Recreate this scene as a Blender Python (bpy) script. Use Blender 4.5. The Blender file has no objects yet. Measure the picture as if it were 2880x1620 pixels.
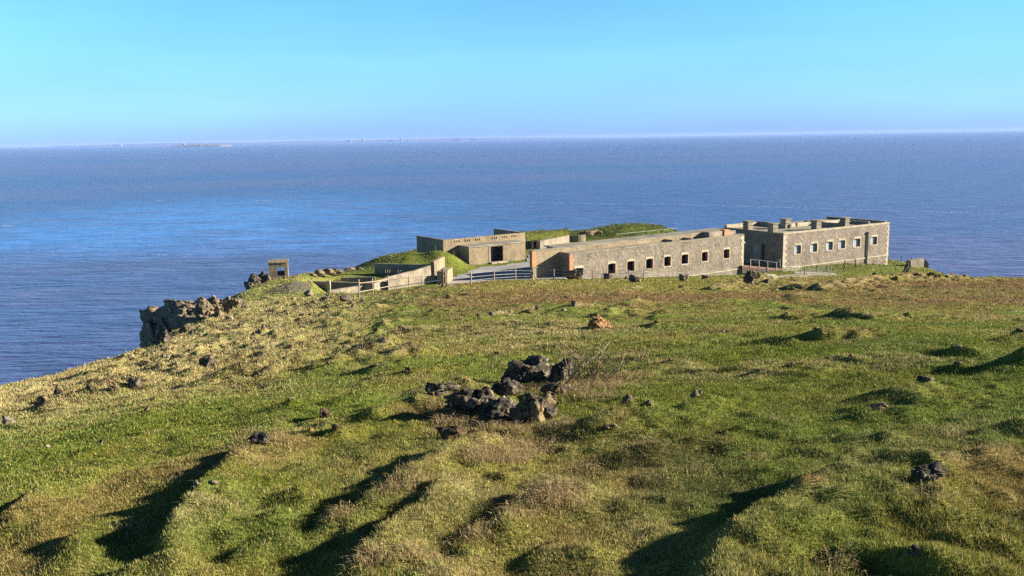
import bpy, math, random
import numpy as np
from mathutils import Vector, Matrix

# ------------------------------------------------------------------ camera, world, sun, exposure
SC = bpy.context.scene
COL = SC.collection
ZC = 46.0                                   # eye height above the sea
F_PX, ROLL = 2494.0, 0.0163                 # focal length in pixels of a 2880 px wide frame, camera roll
PITCH = math.atan((810 - 386.4) / F_PX)
FWD = np.array([0, math.cos(PITCH), -math.sin(PITCH)])
UP0 = np.array([0, math.sin(PITCH), math.cos(PITCH)])
RT = math.cos(ROLL) * np.array([1., 0, 0]) - math.sin(ROLL) * UP0
UP = math.sin(ROLL) * np.array([1., 0, 0]) + math.cos(ROLL) * UP0
cam = bpy.data.cameras.new("camera")
cam.sensor_width = 36.0
cam.lens = 36.0 * F_PX / 2880.0
cam.clip_start, cam.clip_end = 0.1, 80000.0
cob = bpy.data.objects.new("camera", cam)
COL.objects.link(cob)
cob.matrix_world = Matrix(((RT[0], UP[0], -FWD[0], 0), (RT[1], UP[1], -FWD[1], 0), (RT[2], UP[2], -FWD[2], ZC), (0, 0, 0, 1)))
SC.camera = cob

SUN_AZ, SUN_EL = math.radians(86), math.radians(18.8)
world = bpy.data.worlds.new("World")
SC.world = world
world.use_nodes = True
wn = world.node_tree
wn.nodes.clear()
sky = wn.nodes.new("ShaderNodeTexSky")
sky.sky_type = 'NISHITA'
sky.sun_disc = False
sky.sun_elevation, sky.sun_rotation = SUN_EL, SUN_AZ
sky.air_density, sky.dust_density, sky.ozone_density = 1.0, 0.05, 1.2
tint = wn.nodes.new("ShaderNodeMix")
tint.data_type = 'RGBA'; tint.blend_type = 'MULTIPLY'; tint.inputs[0].default_value = 1.0
wtc = wn.nodes.new("ShaderNodeTexCoord")            # sky tint by height: lavender low down, cyan above, overhead darkened to deepen shadows
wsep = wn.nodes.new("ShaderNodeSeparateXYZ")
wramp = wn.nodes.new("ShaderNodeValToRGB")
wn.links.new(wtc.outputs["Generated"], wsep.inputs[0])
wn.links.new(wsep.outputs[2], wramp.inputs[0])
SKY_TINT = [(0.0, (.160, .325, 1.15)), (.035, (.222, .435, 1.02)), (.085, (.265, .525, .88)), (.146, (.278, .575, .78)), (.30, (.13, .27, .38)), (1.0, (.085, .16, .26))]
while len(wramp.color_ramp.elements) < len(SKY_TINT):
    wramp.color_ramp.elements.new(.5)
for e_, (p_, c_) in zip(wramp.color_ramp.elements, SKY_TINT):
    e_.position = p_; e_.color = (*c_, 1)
wmul = wn.nodes.new("ShaderNodeMix")
wmul.data_type = 'RGBA'; wmul.blend_type = 'MULTIPLY'; wmul.inputs[0].default_value = 1.0
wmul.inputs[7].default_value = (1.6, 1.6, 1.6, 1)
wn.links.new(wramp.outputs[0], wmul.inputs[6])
waz = wn.nodes.new("ShaderNodeMapRange")             # a little less glow towards the sun's side
waz.inputs[1].default_value = -.1; waz.inputs[2].default_value = .6; waz.inputs[3].default_value = 1.0; waz.inputs[4].default_value = .80
wn.links.new(wsep.outputs[0], waz.inputs[0])
wmp = wn.nodes.new("ShaderNodeMapping"); wmp.inputs["Scale"].default_value = (1.2, 1.2, 9.0)
wn.links.new(wtc.outputs["Generated"], wmp.inputs[0])
wno = wn.nodes.new("ShaderNodeTexNoise"); wno.inputs["Scale"].default_value = 2.2; wno.inputs["Detail"].default_value = 5
wn.links.new(wmp.outputs[0], wno.inputs["Vector"])
wmr = wn.nodes.new("ShaderNodeMapRange")             # uneven thin haze
wmr.inputs[1].default_value = .3; wmr.inputs[2].default_value = .7; wmr.inputs[3].default_value = .94; wmr.inputs[4].default_value = 1.06
wn.links.new(wno.outputs[0], wmr.inputs[0])
wm2 = wn.nodes.new("ShaderNodeMath"); wm2.operation = 'MULTIPLY'
wn.links.new(waz.outputs[0], wm2.inputs[0]); wn.links.new(wmr.outputs[0], wm2.inputs[1])
wsc = wn.nodes.new("ShaderNodeVectorMath"); wsc.operation = 'SCALE'
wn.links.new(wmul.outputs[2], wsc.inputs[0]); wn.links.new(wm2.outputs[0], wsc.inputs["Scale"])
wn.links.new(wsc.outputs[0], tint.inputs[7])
bg = wn.nodes.new("ShaderNodeBackground")
bg.inputs[1].default_value = 0.054
wo = wn.nodes.new("ShaderNodeOutputWorld")
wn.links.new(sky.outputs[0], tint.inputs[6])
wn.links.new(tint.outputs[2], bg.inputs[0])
wn.links.new(bg.outputs[0], wo.inputs[0])

sun = bpy.data.lights.new("sun", 'SUN')
sun.energy, sun.angle, sun.color = 5.0, math.radians(0.55), (1.0, 0.90, 0.74)
sob = bpy.data.objects.new("sun", sun)
COL.objects.link(sob)
sdir = Vector((math.sin(SUN_AZ) * math.cos(SUN_EL), math.cos(SUN_AZ) * math.cos(SUN_EL), math.sin(SUN_EL)))
sob.rotation_euler = (-sdir).to_track_quat('-Z', 'Y').to_euler()
sob.location = sdir * 300

SC.view_settings.view_transform = 'Standard'
SC.view_settings.look = 'None'
SC.view_settings.gamma = 1.0
SC.view_settings.use_curve_mapping = False
SC.view_settings.exposure = 1.74
SC.render.engine = 'CYCLES'
SC.cycles.use_denoising = False
SC.cycles.use_adaptive_sampling = False
SC.cycles.max_bounces = 5
SC.cycles.transparent_max_bounces = 8
SC.cycles.volume_bounces = 0

# ------------------------------------------------------------------ numpy noise
_rng = np.random.default_rng(7)
_perm = _rng.permutation(4096).astype(np.int64)
_val = _rng.random(4096).astype(np.float32)


def _h(ix, iy, iz):
    return _val[_perm[(_perm[(_perm[ix & 4095] + iy) & 4095] + iz) & 4095]]


def vn(x, y, z=0.0):
    """smooth value noise in 0..1"""
    x = np.asarray(x, float); y = np.asarray(y, float); z = np.asarray(z, float) + 0 * x
    ix, iy, iz = (np.floor(q).astype(np.int64) for q in (x, y, z))
    fx, fy, fz = x - ix, y - iy, z - iz
    fx, fy, fz = (q * q * q * (q * (q * 6 - 15) + 10) for q in (fx, fy, fz))
    r = 0
    for dz in (0, 1):
        wz = fz if dz else 1 - fz
        a = _h(ix, iy, iz + dz) * (1 - fx) + _h(ix + 1, iy, iz + dz) * fx
        b = _h(ix, iy + 1, iz + dz) * (1 - fx) + _h(ix + 1, iy + 1, iz + dz) * fx
        r = r + wz * (a * (1 - fy) + b * fy)
    return r


def vn2(x, y, s=0):
    x = np.asarray(x, float); y = np.asarray(y, float)
    ix, iy = np.floor(x).astype(np.int64), np.floor(y).astype(np.int64)
    fx, fy = x - ix, y - iy
    fx = fx * fx * fx * (fx * (fx * 6 - 15) + 10); fy = fy * fy * fy * (fy * (fy * 6 - 15) + 10)
    a = _h(ix, iy, s) * (1 - fx) + _h(ix + 1, iy, s) * fx
    b = _h(ix, iy + 1, s) * (1 - fx) + _h(ix + 1, iy + 1, s) * fx
    return a * (1 - fy) + b * fy


def fbm2(x, y, o=4, s=0):
    r, a, t = 0, 0.5, 0
    for k in range(o):
        r = r + a * vn2(x * 2 ** k + 17.3 * k, y * 2 ** k - 9.1 * k, s + k); t += a; a *= 0.5
    return r / t


def fbm3(x, y, z, o=4):
    r, a, t = 0, 0.5, 0
    for k in range(o):
        r = r + a * vn(x * 2 ** k + 3.7 * k, y * 2 ** k, z * 2 ** k - 5.1 * k); t += a; a *= 0.5
    return r / t


def sstep(a, b, x):
    t = np.clip((x - a) / (b - a), 0, 1)
    return t * t * (3 - 2 * t)


# ------------------------------------------------------------------ pixel of the photograph -> ray from the eye
def ray(px, py):
    return FWD + RT * (px - 1440) / F_PX - UP * (py - 810) / F_PX


def P(px, py, drop):
    """point where the sight line reaches a level `drop` metres below the eye"""
    v = ray(px, py); v = v * (drop / -v[2])
    return v[0], v[1]


def A(px, py, y):
    """point on the sight line at distance y: x, y, z"""
    v = ray(px, py) * (y / ray(px, py)[1])
    return v[0], y, ZC + v[2]


# ------------------------------------------------------------------ terrain
COAST = np.array([(-60, -30), (-45, 5), (-33, 30), (-27.5, 45), (-27.5, 60), (-29, 70), (-32, 82), (-34.5, 96), (-37, 115), (-39.5, 135), (-41.5, 146),
                  (-38, 156), (-35, 165), (-32.5, 175), (-29, 190), (-20, 215), (0, 240), (40, 252), (80, 240), (103, 218), (101, 203), (84, 170),
                  (71, 146), (55, 112), (50, 96), (75, 84), (130, 80), (210, 50), (210, -40)], float)
HILL = np.array([(-90, -60), (-90, 210), (-37, 210), (-36.5, 150), (-34.8, 139), (-27, 105), (-21, 100), (-17.5, 92), (-15.5, 92), (-13, 94), (-11, 95), (-7.5, 97), (-4, 98), (5, 100), (15, 100), (27, 100), (33, 103), (36, 93), (39.5, 81),
                 (47, 79.5), (80, 77), (230, 50), (230, -60)], float)


def sdist(x, y, poly):
    """signed distance to a polygon, negative inside"""
    d2 = np.full(x.shape, 1e18); ins = np.zeros(x.shape, bool)
    n = len(poly)
    for i in range(n):
        (ax, ay), (bx, by) = poly[i], poly[(i + 1) % n]
        ex, ey = bx - ax, by - ay
        t = np.clip(((x - ax) * ex + (y - ay) * ey) / (ex * ex + ey * ey), 0, 1)
        d2 = np.minimum(d2, (x - ax - t * ex) ** 2 + (y - ay - t * ey) ** 2)
        c = (ay > y) != (by > y)
        with np.errstate(divide='ignore', invalid='ignore'):
            c &= x < (bx - ax) * (y - ay) / (by - ay) + ax
        ins ^= c
    d = np.sqrt(d2)
    return np.where(ins, -d, d)


def bump(x, y, cx, cy, rx, ry, h, p=2.0):
    return h * np.exp(-(((x - cx) / rx) ** 2 + ((y - cy) / ry) ** 2) ** (p / 2))


def H0(x, y):
    """the broad lie of the land, metres above the sea"""
    x = np.asarray(x, float); y = np.asarray(y, float)
    c = np.interp(y, [0, 20, 45, 70, 95, 115, 140], [.09, .118, .139, .113, .065, .03, 0.0])
    xs = -x - 2.0
    cross = c * (xs + np.sqrt(xs * xs + 9)) * 0.5
    tilt = .075 * np.clip(x, 0, 9) * sstep(42, 14, y) - .075 * np.clip(x, 0, 9) * sstep(4, 0, y)
    hill = ZC - 2.55 - .135 * y - cross + tilt + (fbm2(x / 14, y / 14, 3, 11) - .5) * .35 * sstep(4, 30, np.hypot(x, y))
    low = ZC - np.interp(x, [8, 46, 58, 88, 100, 106], [24.62, 28.6, 28.5, 30.9, 31.9, 33.2]) + 0.9 * sstep(195, 215, y) * 0
    t = sstep(0, 1, sdist(x, y, HILL) / np.interp(x, [-12, -2], [6.0, 17]))
    z = hill * (1 - t) + low * t
    # banks of turf around the batteries
    z = z + bump(x, y, -22, 172, 7.2, 9.5, 2.5, 2.6) + bump(x, y, -34.5, 157, 7, 10, 1.0, 2.5) + bump(x, y, -12.6, 168.3, 3.6, 4.2, 2.6, 2.5) + bump(x, y, -17.5, 168, 4.5, 5.0, 1.0, 2.5)
    z = z + bump(x, y, 31.5, 229, 12, 11, 3.9, 2.4) + bump(x, y, 43, 234, 9, 9, 1.9, 2.4) + bump(x, y, 8, 214, 11, 9, .7, 2.4)
    z = z + bump(x, y, 83, 193, 12, 8, 1.1, 2.5)
    s = sdist(x, y, COAST)
    s = s + (fbm2(x / 9, y / 9, 3, 5) - .5) * 3.0 * sstep(-6, 3, s)
    fall = 1.35 * (0.5 * (s + np.sqrt(s * s + 4.0))) - 0.0
    z = z - np.where(s > -14, fall, 0) + np.where(s > -14, 1.35 * 0.5 * (-14 + math.sqrt(14 * 14 + 4.0)), 0) * 0
    return np.maximum(z, -6.0)


def cast(px, py, lift=0.0, fn=None):
    """first ground point on the sight line of a pixel, `lift` metres above the ground there"""
    fn = fn or H0
    v = ray(px, py)
    k = np.geomspace(3.0, 330.0, 1500)
    g = ZC + v[2] * k - (fn(v[0] * k, v[1] * k) + lift)
    i = int(np.argmax(g < 0))
    if g[i] >= 0:
        i = len(k) - 1
    k = np.linspace(k[max(i - 1, 0)], k[i], 60)
    g = ZC + v[2] * k - (fn(v[0] * k, v[1] * k) + lift)
    j = int(np.argmax(g < 0))
    return v[0] * k[j], v[1] * k[j]


# scarplets: crest line (pixels), height, width of the steep side (left), width of the gentle side (right)
SCARP = [
    ([(2370, 1275), (2290, 1335), (2190, 1385), (2110, 1430), (2050, 1490), (2010, 1570)], .66, .40, 2.0),
    ([(2610, 1552), (2500, 1545), (2380, 1560), (2290, 1590)], .40, .30, 1.1),
    ([(2690, 1340), (2620, 1322), (2540, 1330)], .30, .30, .9),
    ([(745, 1222), (680, 1265), (625, 1305), (575, 1352)], .50, .34, 1.6),
    ([(560, 1358), (520, 1400), (490, 1450), (465, 1500)], .62, .34, 1.5),
    ([(1325, 1208), (1240, 1245), (1165, 1300), (1110, 1345), (1060, 1375)], .70, .42, 1.7),
    ([(1275, 1340), (1200, 1400), (1120, 1455), (1060, 1510), (1010, 1590)], .55, .40, 1.5),
    ([(955, 1432), (920, 1475), (880, 1500)], .32, .25, .5),
    ([(1520, 1362), (1460, 1420), (1400, 1465), (1340, 1490)], .50, .36, 1.3),
    ([(1330, 1075), (1230, 1098), (1140, 1118), (1050, 1148)], .75, .55, 1.4),
    ([(1050, 1150), (990, 1165), (940, 1178)], .30, .3, .8),
    ([(1770, 1125), (1725, 1150), (1690, 1165)], .55, .42, 1.6),
    ([(1970, 1108), (1930, 1128)], .40, .35, 1.2),
    ([(2610, 1068), (2560, 1080), (2510, 1090)], .45, .45, 1.3),
    ([(2510, 1142), (2450, 1155)], .25, .3, .9),
    ([(1075, 955), (1040, 972), (1010, 984)], .55, .5, 1.7),
    ([(930, 1018), (905, 1030)], .4, .4, 1.2), ([(1070, 1022), (1010, 1042)], .4, .4, 1.3), ([(1410, 992), (1340, 1010)], .45, .5, 1.6),
    ([(1310, 995), (1250, 1013)], .35, .4, 1.4), ([(1285, 1058), (1215, 1080)], .45, .45, 1.4), ([(1160, 1036), (1110, 1050)], .35, .4, 1.3),
    ([(1180, 832), (1130, 848)], .5, .6, 2.0), ([(1265, 830), (1225, 838)], .4, .5, 1.6), ([(1235, 866), (1180, 878)], .4, .5, 1.6),
    ([(2310, 925), (2250, 942)], .55, .6, 2.2), ([(2370, 868), (2310, 880)], .5, .6, 2.6), ([(2215, 884), (2195, 888)], .4, .5, 1.4),
    ([(2250, 820), (2225, 826)], .4, .5, 1.6), ([(2880, 925), (2830, 945)], .5, .6, 2.0), ([(2880, 980), (2820, 1012)], .6, .6, 2.0),
    ([(2250, 1020), (2150, 1035)], .35, .5, 1.8), ([(2700, 1025), (2630, 1028)], .25, .4, 1.2), ([(2700, 975), (2640, 980)], .25, .4, 1.2),
    ([(1785, 805), (1740, 822)], .5, .6, 2.0), ([(1795, 836), (1755, 850)], .55, .6, 1.3), ([(1925, 802), (1860, 824)], .45, .6, 2.2),
    ([(1725, 862), (1685, 878)], .55, .6, 2.0), ([(1620, 850), (1560, 868)], .5, .7, 2.2), ([(1420, 872), (1350, 890)], .35, .5, 1.5),
    ([(2130, 768), (2060, 790), (2000, 804)], .9, .9, 3.5), ([(2460, 772), (2380, 782), (2300, 796), (2230, 800)], 1.0, 1.0, 3.0),
    ([(2560, 762), (2470, 776)], .8, .9, 3.0), ([(2240, 790), (2190, 800)], .5, .6, 2.0),
    ([(885, 1022), (870, 1030)], .4, .4, 1.0), ([(740, 985), (690, 1005)], .5, .5, 1.4), ([(660, 920), (630, 935)], .5, .5, 1.3),
    ([(680, 1020), (640, 1035)], .5, .45, 1.4), ([(990, 830), (950, 845)], .6, .6, 1.6), ([(910, 850), (880, 862)], .5, .6, 1.6),
    ([(810, 838), (780, 850)], .5, .6, 1.6), ([(110, 1365), (75, 1390), (40, 1420)], .45, .32, 1.2), ([(20, 1390), (-60, 1420)], .4, .32, 1.2),
    ([(380, 1075), (330, 1095)], .45, .4, 1.4), ([(230, 1085), (150, 1110), (110, 1140)], .55, .45, 1.5), ([(480, 1545), (400, 1580)], .35, .3, 1.0),
    ([(2400, 1000), (2380, 1004)], .25, .4, 1.2), ([(1750, 1200), (1650, 1215)], .25, .5, 1.5), ([(950, 1200), (870, 1215)], .3, .4, 1.4),
    ([(300, 1240), (250, 1262)], .28, .3, .9), ([(420, 1150), (370, 1168)], .3, .35, 1.0), ([(830, 1120), (770, 1140)], .32, .35, 1.1), ([(1000, 1100), (940, 1118)], .3, .35, 1.0), ([(1180, 1000), (1120, 1016)], .35, .4, 1.2),
    ([(250, 1480), (190, 1520)], .26, .26, .8), ([(760, 1500), (690, 1545)], .3, .28, .9), ([(1700, 1330), (1630, 1362)], .22, .3, .9), ([(1830, 1240), (1760, 1262)], .22, .3, 1.0), ([(2150, 1180), (2080, 1198)], .26, .32, 1.1), ([(2800, 1290), (2720, 1318)], .28, .3, 1.0),
    ([(2850, 1180), (2790, 1200)], .3, .35, 1.1), ([(1560, 1520), (1500, 1560)], .22, .25, .8), ([(1900, 1010), (1840, 1024)], .28, .4, 1.3), ([(2050, 930), (1990, 944)], .32, .45, 1.5), ([(1850, 905), (1800, 916)], .3, .4, 1.3), ([(1500, 800), (1440, 812)], .35, .5, 1.6),
    ([(2700, 1440), (2620, 1450)], .25, .35, 1.1), ([(1960, 1230), (1900, 1245)], .22, .35, 1.2), ([(2480, 1215), (2440, 1222)], .22, .35, 1.0),
]
_feat = []


def features(x, y):
    out = np.zeros_like(x)
    for pts, h, wl, wr in _feat:
        R = 2.3 * max(wl, wr)
        m = np.where((x > pts[:, 0].min() - R) & (x < pts[:, 0].max() + R) & (y > pts[:, 1].min() - R) & (y < pts[:, 1].max() + R))
        if m[0].size == 0:
            continue
        X, Y = x[m], y[m]
        wob = (fbm2(X * 1.7, Y * 1.7, 3, 31) - .5) * 1.5
        bd = np.full(X.shape, 1e9); bs = np.zeros(X.shape); bh = np.zeros(X.shape)
        for i in range(len(pts) - 1):
            (ax, ay, ah), (bx, by, bh_) = pts[i], pts[i + 1]
            ex, ey = bx - ax, by - ay
            t = np.clip(((X - ax) * ex + (Y - ay) * ey) / (ex * ex + ey * ey + 1e-9), 0, 1)
            vx, vy = X - ax - t * ex, Y - ay - t * ey
            r = np.hypot(vx, vy)
            nx, ny = -ey, ex
            if nx < 0:
                nx, ny = -nx, -ny
            nl = math.hypot(nx, ny) + 1e-9
            sd = (vx * nx + vy * ny) / nl
            k = r < bd
            bd = np.where(k, r, bd); bs = np.where(k, sd, bs); bh = np.where(k, ah + t * (bh_ - ah), bh)
        fr = .5 + .5 * bs / (bd + .05)
        w = wl + (wr - wl) * sstep(0.15, .95, fr)
        r = bd * (1 + wob)
        out[m] = np.maximum(out[m], bh * np.exp(-(r / w) ** 1.7) * (1 + .5 * (fbm2(X / .33, Y / .33, 2, 37) - .5)))
    return out


def drymask(x, y):
    d = np.hypot(x, y)
    a = sstep(-.10, -.30, x / np.maximum(y, 1)) * sstep(17, 30, d) * (1 - .85 * sstep(92, 112, d))
    n = fbm2(x / 5, y / 5, 4, 41)
    a = a * sstep(.30, .55, n + .12)
    b = sstep(.60, .78, fbm2(x / 3.2, y / 3.2, 4, 43)) * .6
    for cx, cy, r in DRY:
        b = np.maximum(b, (.85 if cy > 25 else .6) * np.exp(-((x - cx) ** 2 + (y - cy) ** 2) / (r * r)) * sstep(.25, .6, fbm2(x / .9, y / .9, 3, 45) + .1))
    return np.clip(np.maximum(a, b), 0, 1) * (.5 + .5 * sstep(12, 24, d))


DRY = [(*cast(px, py), r) for px, py, r in [(1400, 1265, .9), (1540, 1365, .8), (1620, 1400, 1.0), (1480, 1240, 1.2), (1150, 1340, .9), (1330, 1440, .9), (1750, 1060, 1.6),
                                            (1250, 1100, .9), (1520, 930, 3.5), (1450, 950, 3.0), (1100, 945, 2.5), (1060, 1560, .8), (1250, 1530, .9), (1500, 1480, 1.0), (800, 1215, .9), (600, 1480, .6), (700, 950, 4)]]
BROWN = [(*cast(px, py), rx, ry, a) for px, py, rx, ry, a in [(1430, 832, 8, 12, .6), (1600, 838, 9, 9, .5), (1760, 846, 9, 8, .7), (1100, 822, 5, 9, .5), (1980, 838, 7, 8, .5),
                                                           (2700, 805, 9, 12, 1.0), (2840, 800, 10, 14, 1.0), (2860, 850, 5, 5, .8), (2600, 850, 5, 5, .6), (2300, 830, 9, 6, .4), (1300, 800, 4, 10, .5)]]
MOSS = [(*cast(px, py), r) for px, py, r in [(620, 1400, 1.0), (700, 1440, .8), (2000, 1010, 4), (1700, 900, 2.5), (850, 1180, 2), (300, 1220, 3), (1450, 960, 2), (2500, 1000, 4), (430, 985, 3), (340, 1000, 2.5), (1800, 1130, 2)]]


def micro(x, y):
    r = np.hypot(x, y)
    z = (fbm2(x / 5.0, y / 5.0, 3, 51) - .5) * .15 * sstep(4, 40, r) + (fbm2(x / 2.6, y / 2.6, 3, 52) - .5) * .12 + (fbm2(x / 1.3, y / 1.3, 3, 53) - .5) * .13
    dm = drymask(x, y)
    z = z + (fbm2(x / .38, y / .38, 2, 55) - .5) * (.075 + .06 * dm) + np.maximum(fbm2(x / .9, y / .9, 2, 57) - .5, 0) * .35 * dm
    return z * sstep(2.0, 8.0, r)


def Hm(x, y):
    return H0(x, y) + micro(x, y)


for pts, h, wl, wr in SCARP:
    d_ = cast(*pts[0], h, Hm)[1]
    h, wl, wr = (h * .50, wl * .46, wr * .42) if d_ < 26 else ((h * .68, wl * .65, wr * .6) if d_ < 80 else (h, wl, wr))
    hs = [h * (1 - (.25 if d_ < 12 else .45) * i / (len(pts) - 1)) for i in range(len(pts))]
    _feat.append((np.array([(*cast(px, py, hh, Hm), hh) for (px, py), hh in zip(pts, hs)]), h, wl, wr))
_rs = np.random.default_rng(21)
for k in range(190):                       # small ones strewn over the middle slope
    d = math.exp(_rs.uniform(math.log(22), math.log(98)))
    x = d * _rs.uniform(-.34, .75)
    L = _rs.uniform(.5, 2.0) * (0.6 + d / 90); ang = _rs.normal(2.75, .5)
    q = np.array([(x, d, 1.), (x + L * math.cos(ang), d - abs(L * math.sin(ang)) * 1.5, .6)])
    if np.any(sdist(q[:, 0], q[:, 1], COAST) > -6):
        continue
    q[:, 2] *= (hh := _rs.uniform(.05, .2) * (0.6 + d / 130)); _feat.append((q, hh, _rs.uniform(.2, .4), _rs.uniform(.5, 1.2)))
for k in range(330):                       # broken ground on the dry western slope
    d = math.exp(_rs.uniform(math.log(24), math.log(110)))
    x = d * _rs.uniform(-.50, -.12)
    L = _rs.uniform(.3, 1.1); ang = _rs.normal(2.7, .6)
    q = np.array([(x, d, 1.), (x + L * math.cos(ang), d - abs(L * math.sin(ang)), .6)])
    if np.any(sdist(q[:, 0], q[:, 1], COAST) > -3):
        continue
    q[:, 2] *= (hh := _rs.uniform(.12, .42)); _feat.append((q, hh, _rs.uniform(.2, .35), _rs.uniform(.4, .8)))




def H(x, y):
    x = np.asarray(x, float); y = np.asarray(y, float)
    f = sstep(0, 6, sdist(x, y, HILL))
    s = sdist(x, y, COAST)
    z = H0(x, y) + (features(x, y) + micro(x, y)) * (1 - .92 * f)
    crag = sstep(-1.0, 2.5, s)
    return z + crag * (fbm2(x / 2.2, y / 2.2, 4, 61) - .5) * 3.2


def palette(x, y):
    """albedo of the turf"""
    x = np.asarray(x, float); y = np.asarray(y, float)
    green = np.array((.115, .148, .027)); olive = np.array((.172, .165, .037)); straw = np.array((.36, .30, .14))
    brown = np.array((.155, .085, .042)); dark = np.array((.055, .064, .022)); moss = np.array((.095, .125, .012)); rock = np.array((.10, .088, .07))
    n1, n2, n3 = fbm2(x / 9, y / 9, 4, 71), fbm2(x / 2.1, y / 2.1, 4, 73), fbm2(x / .55, y / .55, 3, 75)
    def mix(c, k, t):
        t = np.clip(t, 0, 1)[..., None]
        return c * (1 - t) + k * t
    c = mix(np.broadcast_to(green, x.shape + (3,)), olive, sstep(.3, .7, n1 * .5 + n2 * .5))
    bl = fbm2(x / 1.6, y / 2.4, 4, 81)
    c = mix(c, np.array((.175, .118, .05)), sstep(.56, .72, bl) * .6)
    c = mix(c, np.array((.095, .135, .024)), sstep(.54, .68, fbm2(x / 2.7, y / 2.7, 3, 83)) * .65)
    c = mix(c, dark, sstep(.55, .75, n2 * .5 + fbm2(x / 1.1, y / 1.1, 3, 79) * .5) * .6)
    for cx, cy, r in MOSS:
        c = mix(c, moss, .7 * np.exp(-((x - cx) ** 2 + (y - cy) ** 2) / (r * r)) * sstep(.25, .5, n2))
    far = sstep(35, 85, np.hypot(x, y)) * sstep(-.15, 0.0, x / np.maximum(y, 1))
    c = mix(c, olive * np.array((1.15, .98, .95)), far * .55)
    c = mix(c, straw, drymask(x, y) * (.35 + .65 * sstep(.3, .7, n3)))
    for cx, cy, rx, ry, a in BROWN:
        c = mix(c, brown, a * np.exp(-(((x - cx) / rx) ** 2 + ((y - cy) / ry) ** 2)) * sstep(.22, .6, n2 * .6 + n1 * .4))
    fs = features(x, y)
    c = mix(c, straw * .8, sstep(.10, .32, fs) * sstep(.35, .6, n3 * .5 + n2 * .5) * np.where(np.hypot(x, y) < 20, .35, .75))
    c = mix(c, brown * .9, sstep(.22, .42, fs) * sstep(.55, .68, fbm2(x / .45, y / .45, 3, 87)) * .8)
    s = sdist(x, y, COAST)
    lush = sstep(4, 12, sdist(x, y, HILL)) * (1 - sstep(-3, 2, s))
    c = mix(c, np.array((.085, .115, .016)), lush * .7)
    gor = np.exp(-(((x - 31) / 20) ** 2 + ((y - 229) / 15) ** 2) ** 2)
    c = mix(c, np.array((.08, .105, .018)), gor * .8)
    c = mix(c, rock / 1.18, sstep(-.6, 1.2, s + (n2 - .5) * 4))
    return c * 1.18


# ------------------------------------------------------------------ mesh helpers
def link_mesh(name, verts, faces, mat=None, parent=None, col=None, smooth=False):
    me = bpy.data.meshes.new(name)
    if isinstance(verts, np.ndarray):
        k = faces.shape[1]
        me.vertices.add(len(verts)); me.vertices.foreach_set("co", verts.astype(np.float32).ravel())
        me.loops.add(faces.size); me.loops.foreach_set("vertex_index", faces.astype(np.int32).ravel())
        me.polygons.add(len(faces)); me.polygons.foreach_set("loop_start", np.arange(0, faces.size, k, dtype=np.int32))
        me.polygons.foreach_set("loop_total", np.full(len(faces), k, np.int32))
        me.update(calc_edges=True)
    else:
        me.from_pydata(verts, [], faces)
        me.update()
    if smooth:
        me.polygons.foreach_set("use_smooth", np.ones(len(me.polygons), bool))
    if col is not None:
        a = me.color_attributes.new("Col", 'FLOAT_COLOR', 'POINT')
        rgba = np.ones((len(me.vertices), 4), np.float32); rgba[:, :col.shape[1]] = col
        a.data.foreach_set("color", rgba.ravel())
    if mat:
        me.materials.append(mat)
    o = bpy.data.objects.new(name, me)
    COL.objects.link(o)
    if parent:
        o.parent = parent
    return o


def tag(o, label=None, cat=None, group=None, kind=None):
    if label: o["label"] = label
    if cat: o["category"] = cat
    if group: o["group"] = group
    if kind: o["kind"] = kind
    return o


def thing(name, label, cat, loc=(0, 0, 0), rz=0.0, group=None):
    o = bpy.data.objects.new(name, None)
    o.empty_display_size = .5
    COL.objects.link(o)
    o.location = loc; o.rotation_euler = (0, 0, rz)
    return tag(o, label, cat, group)


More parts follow.
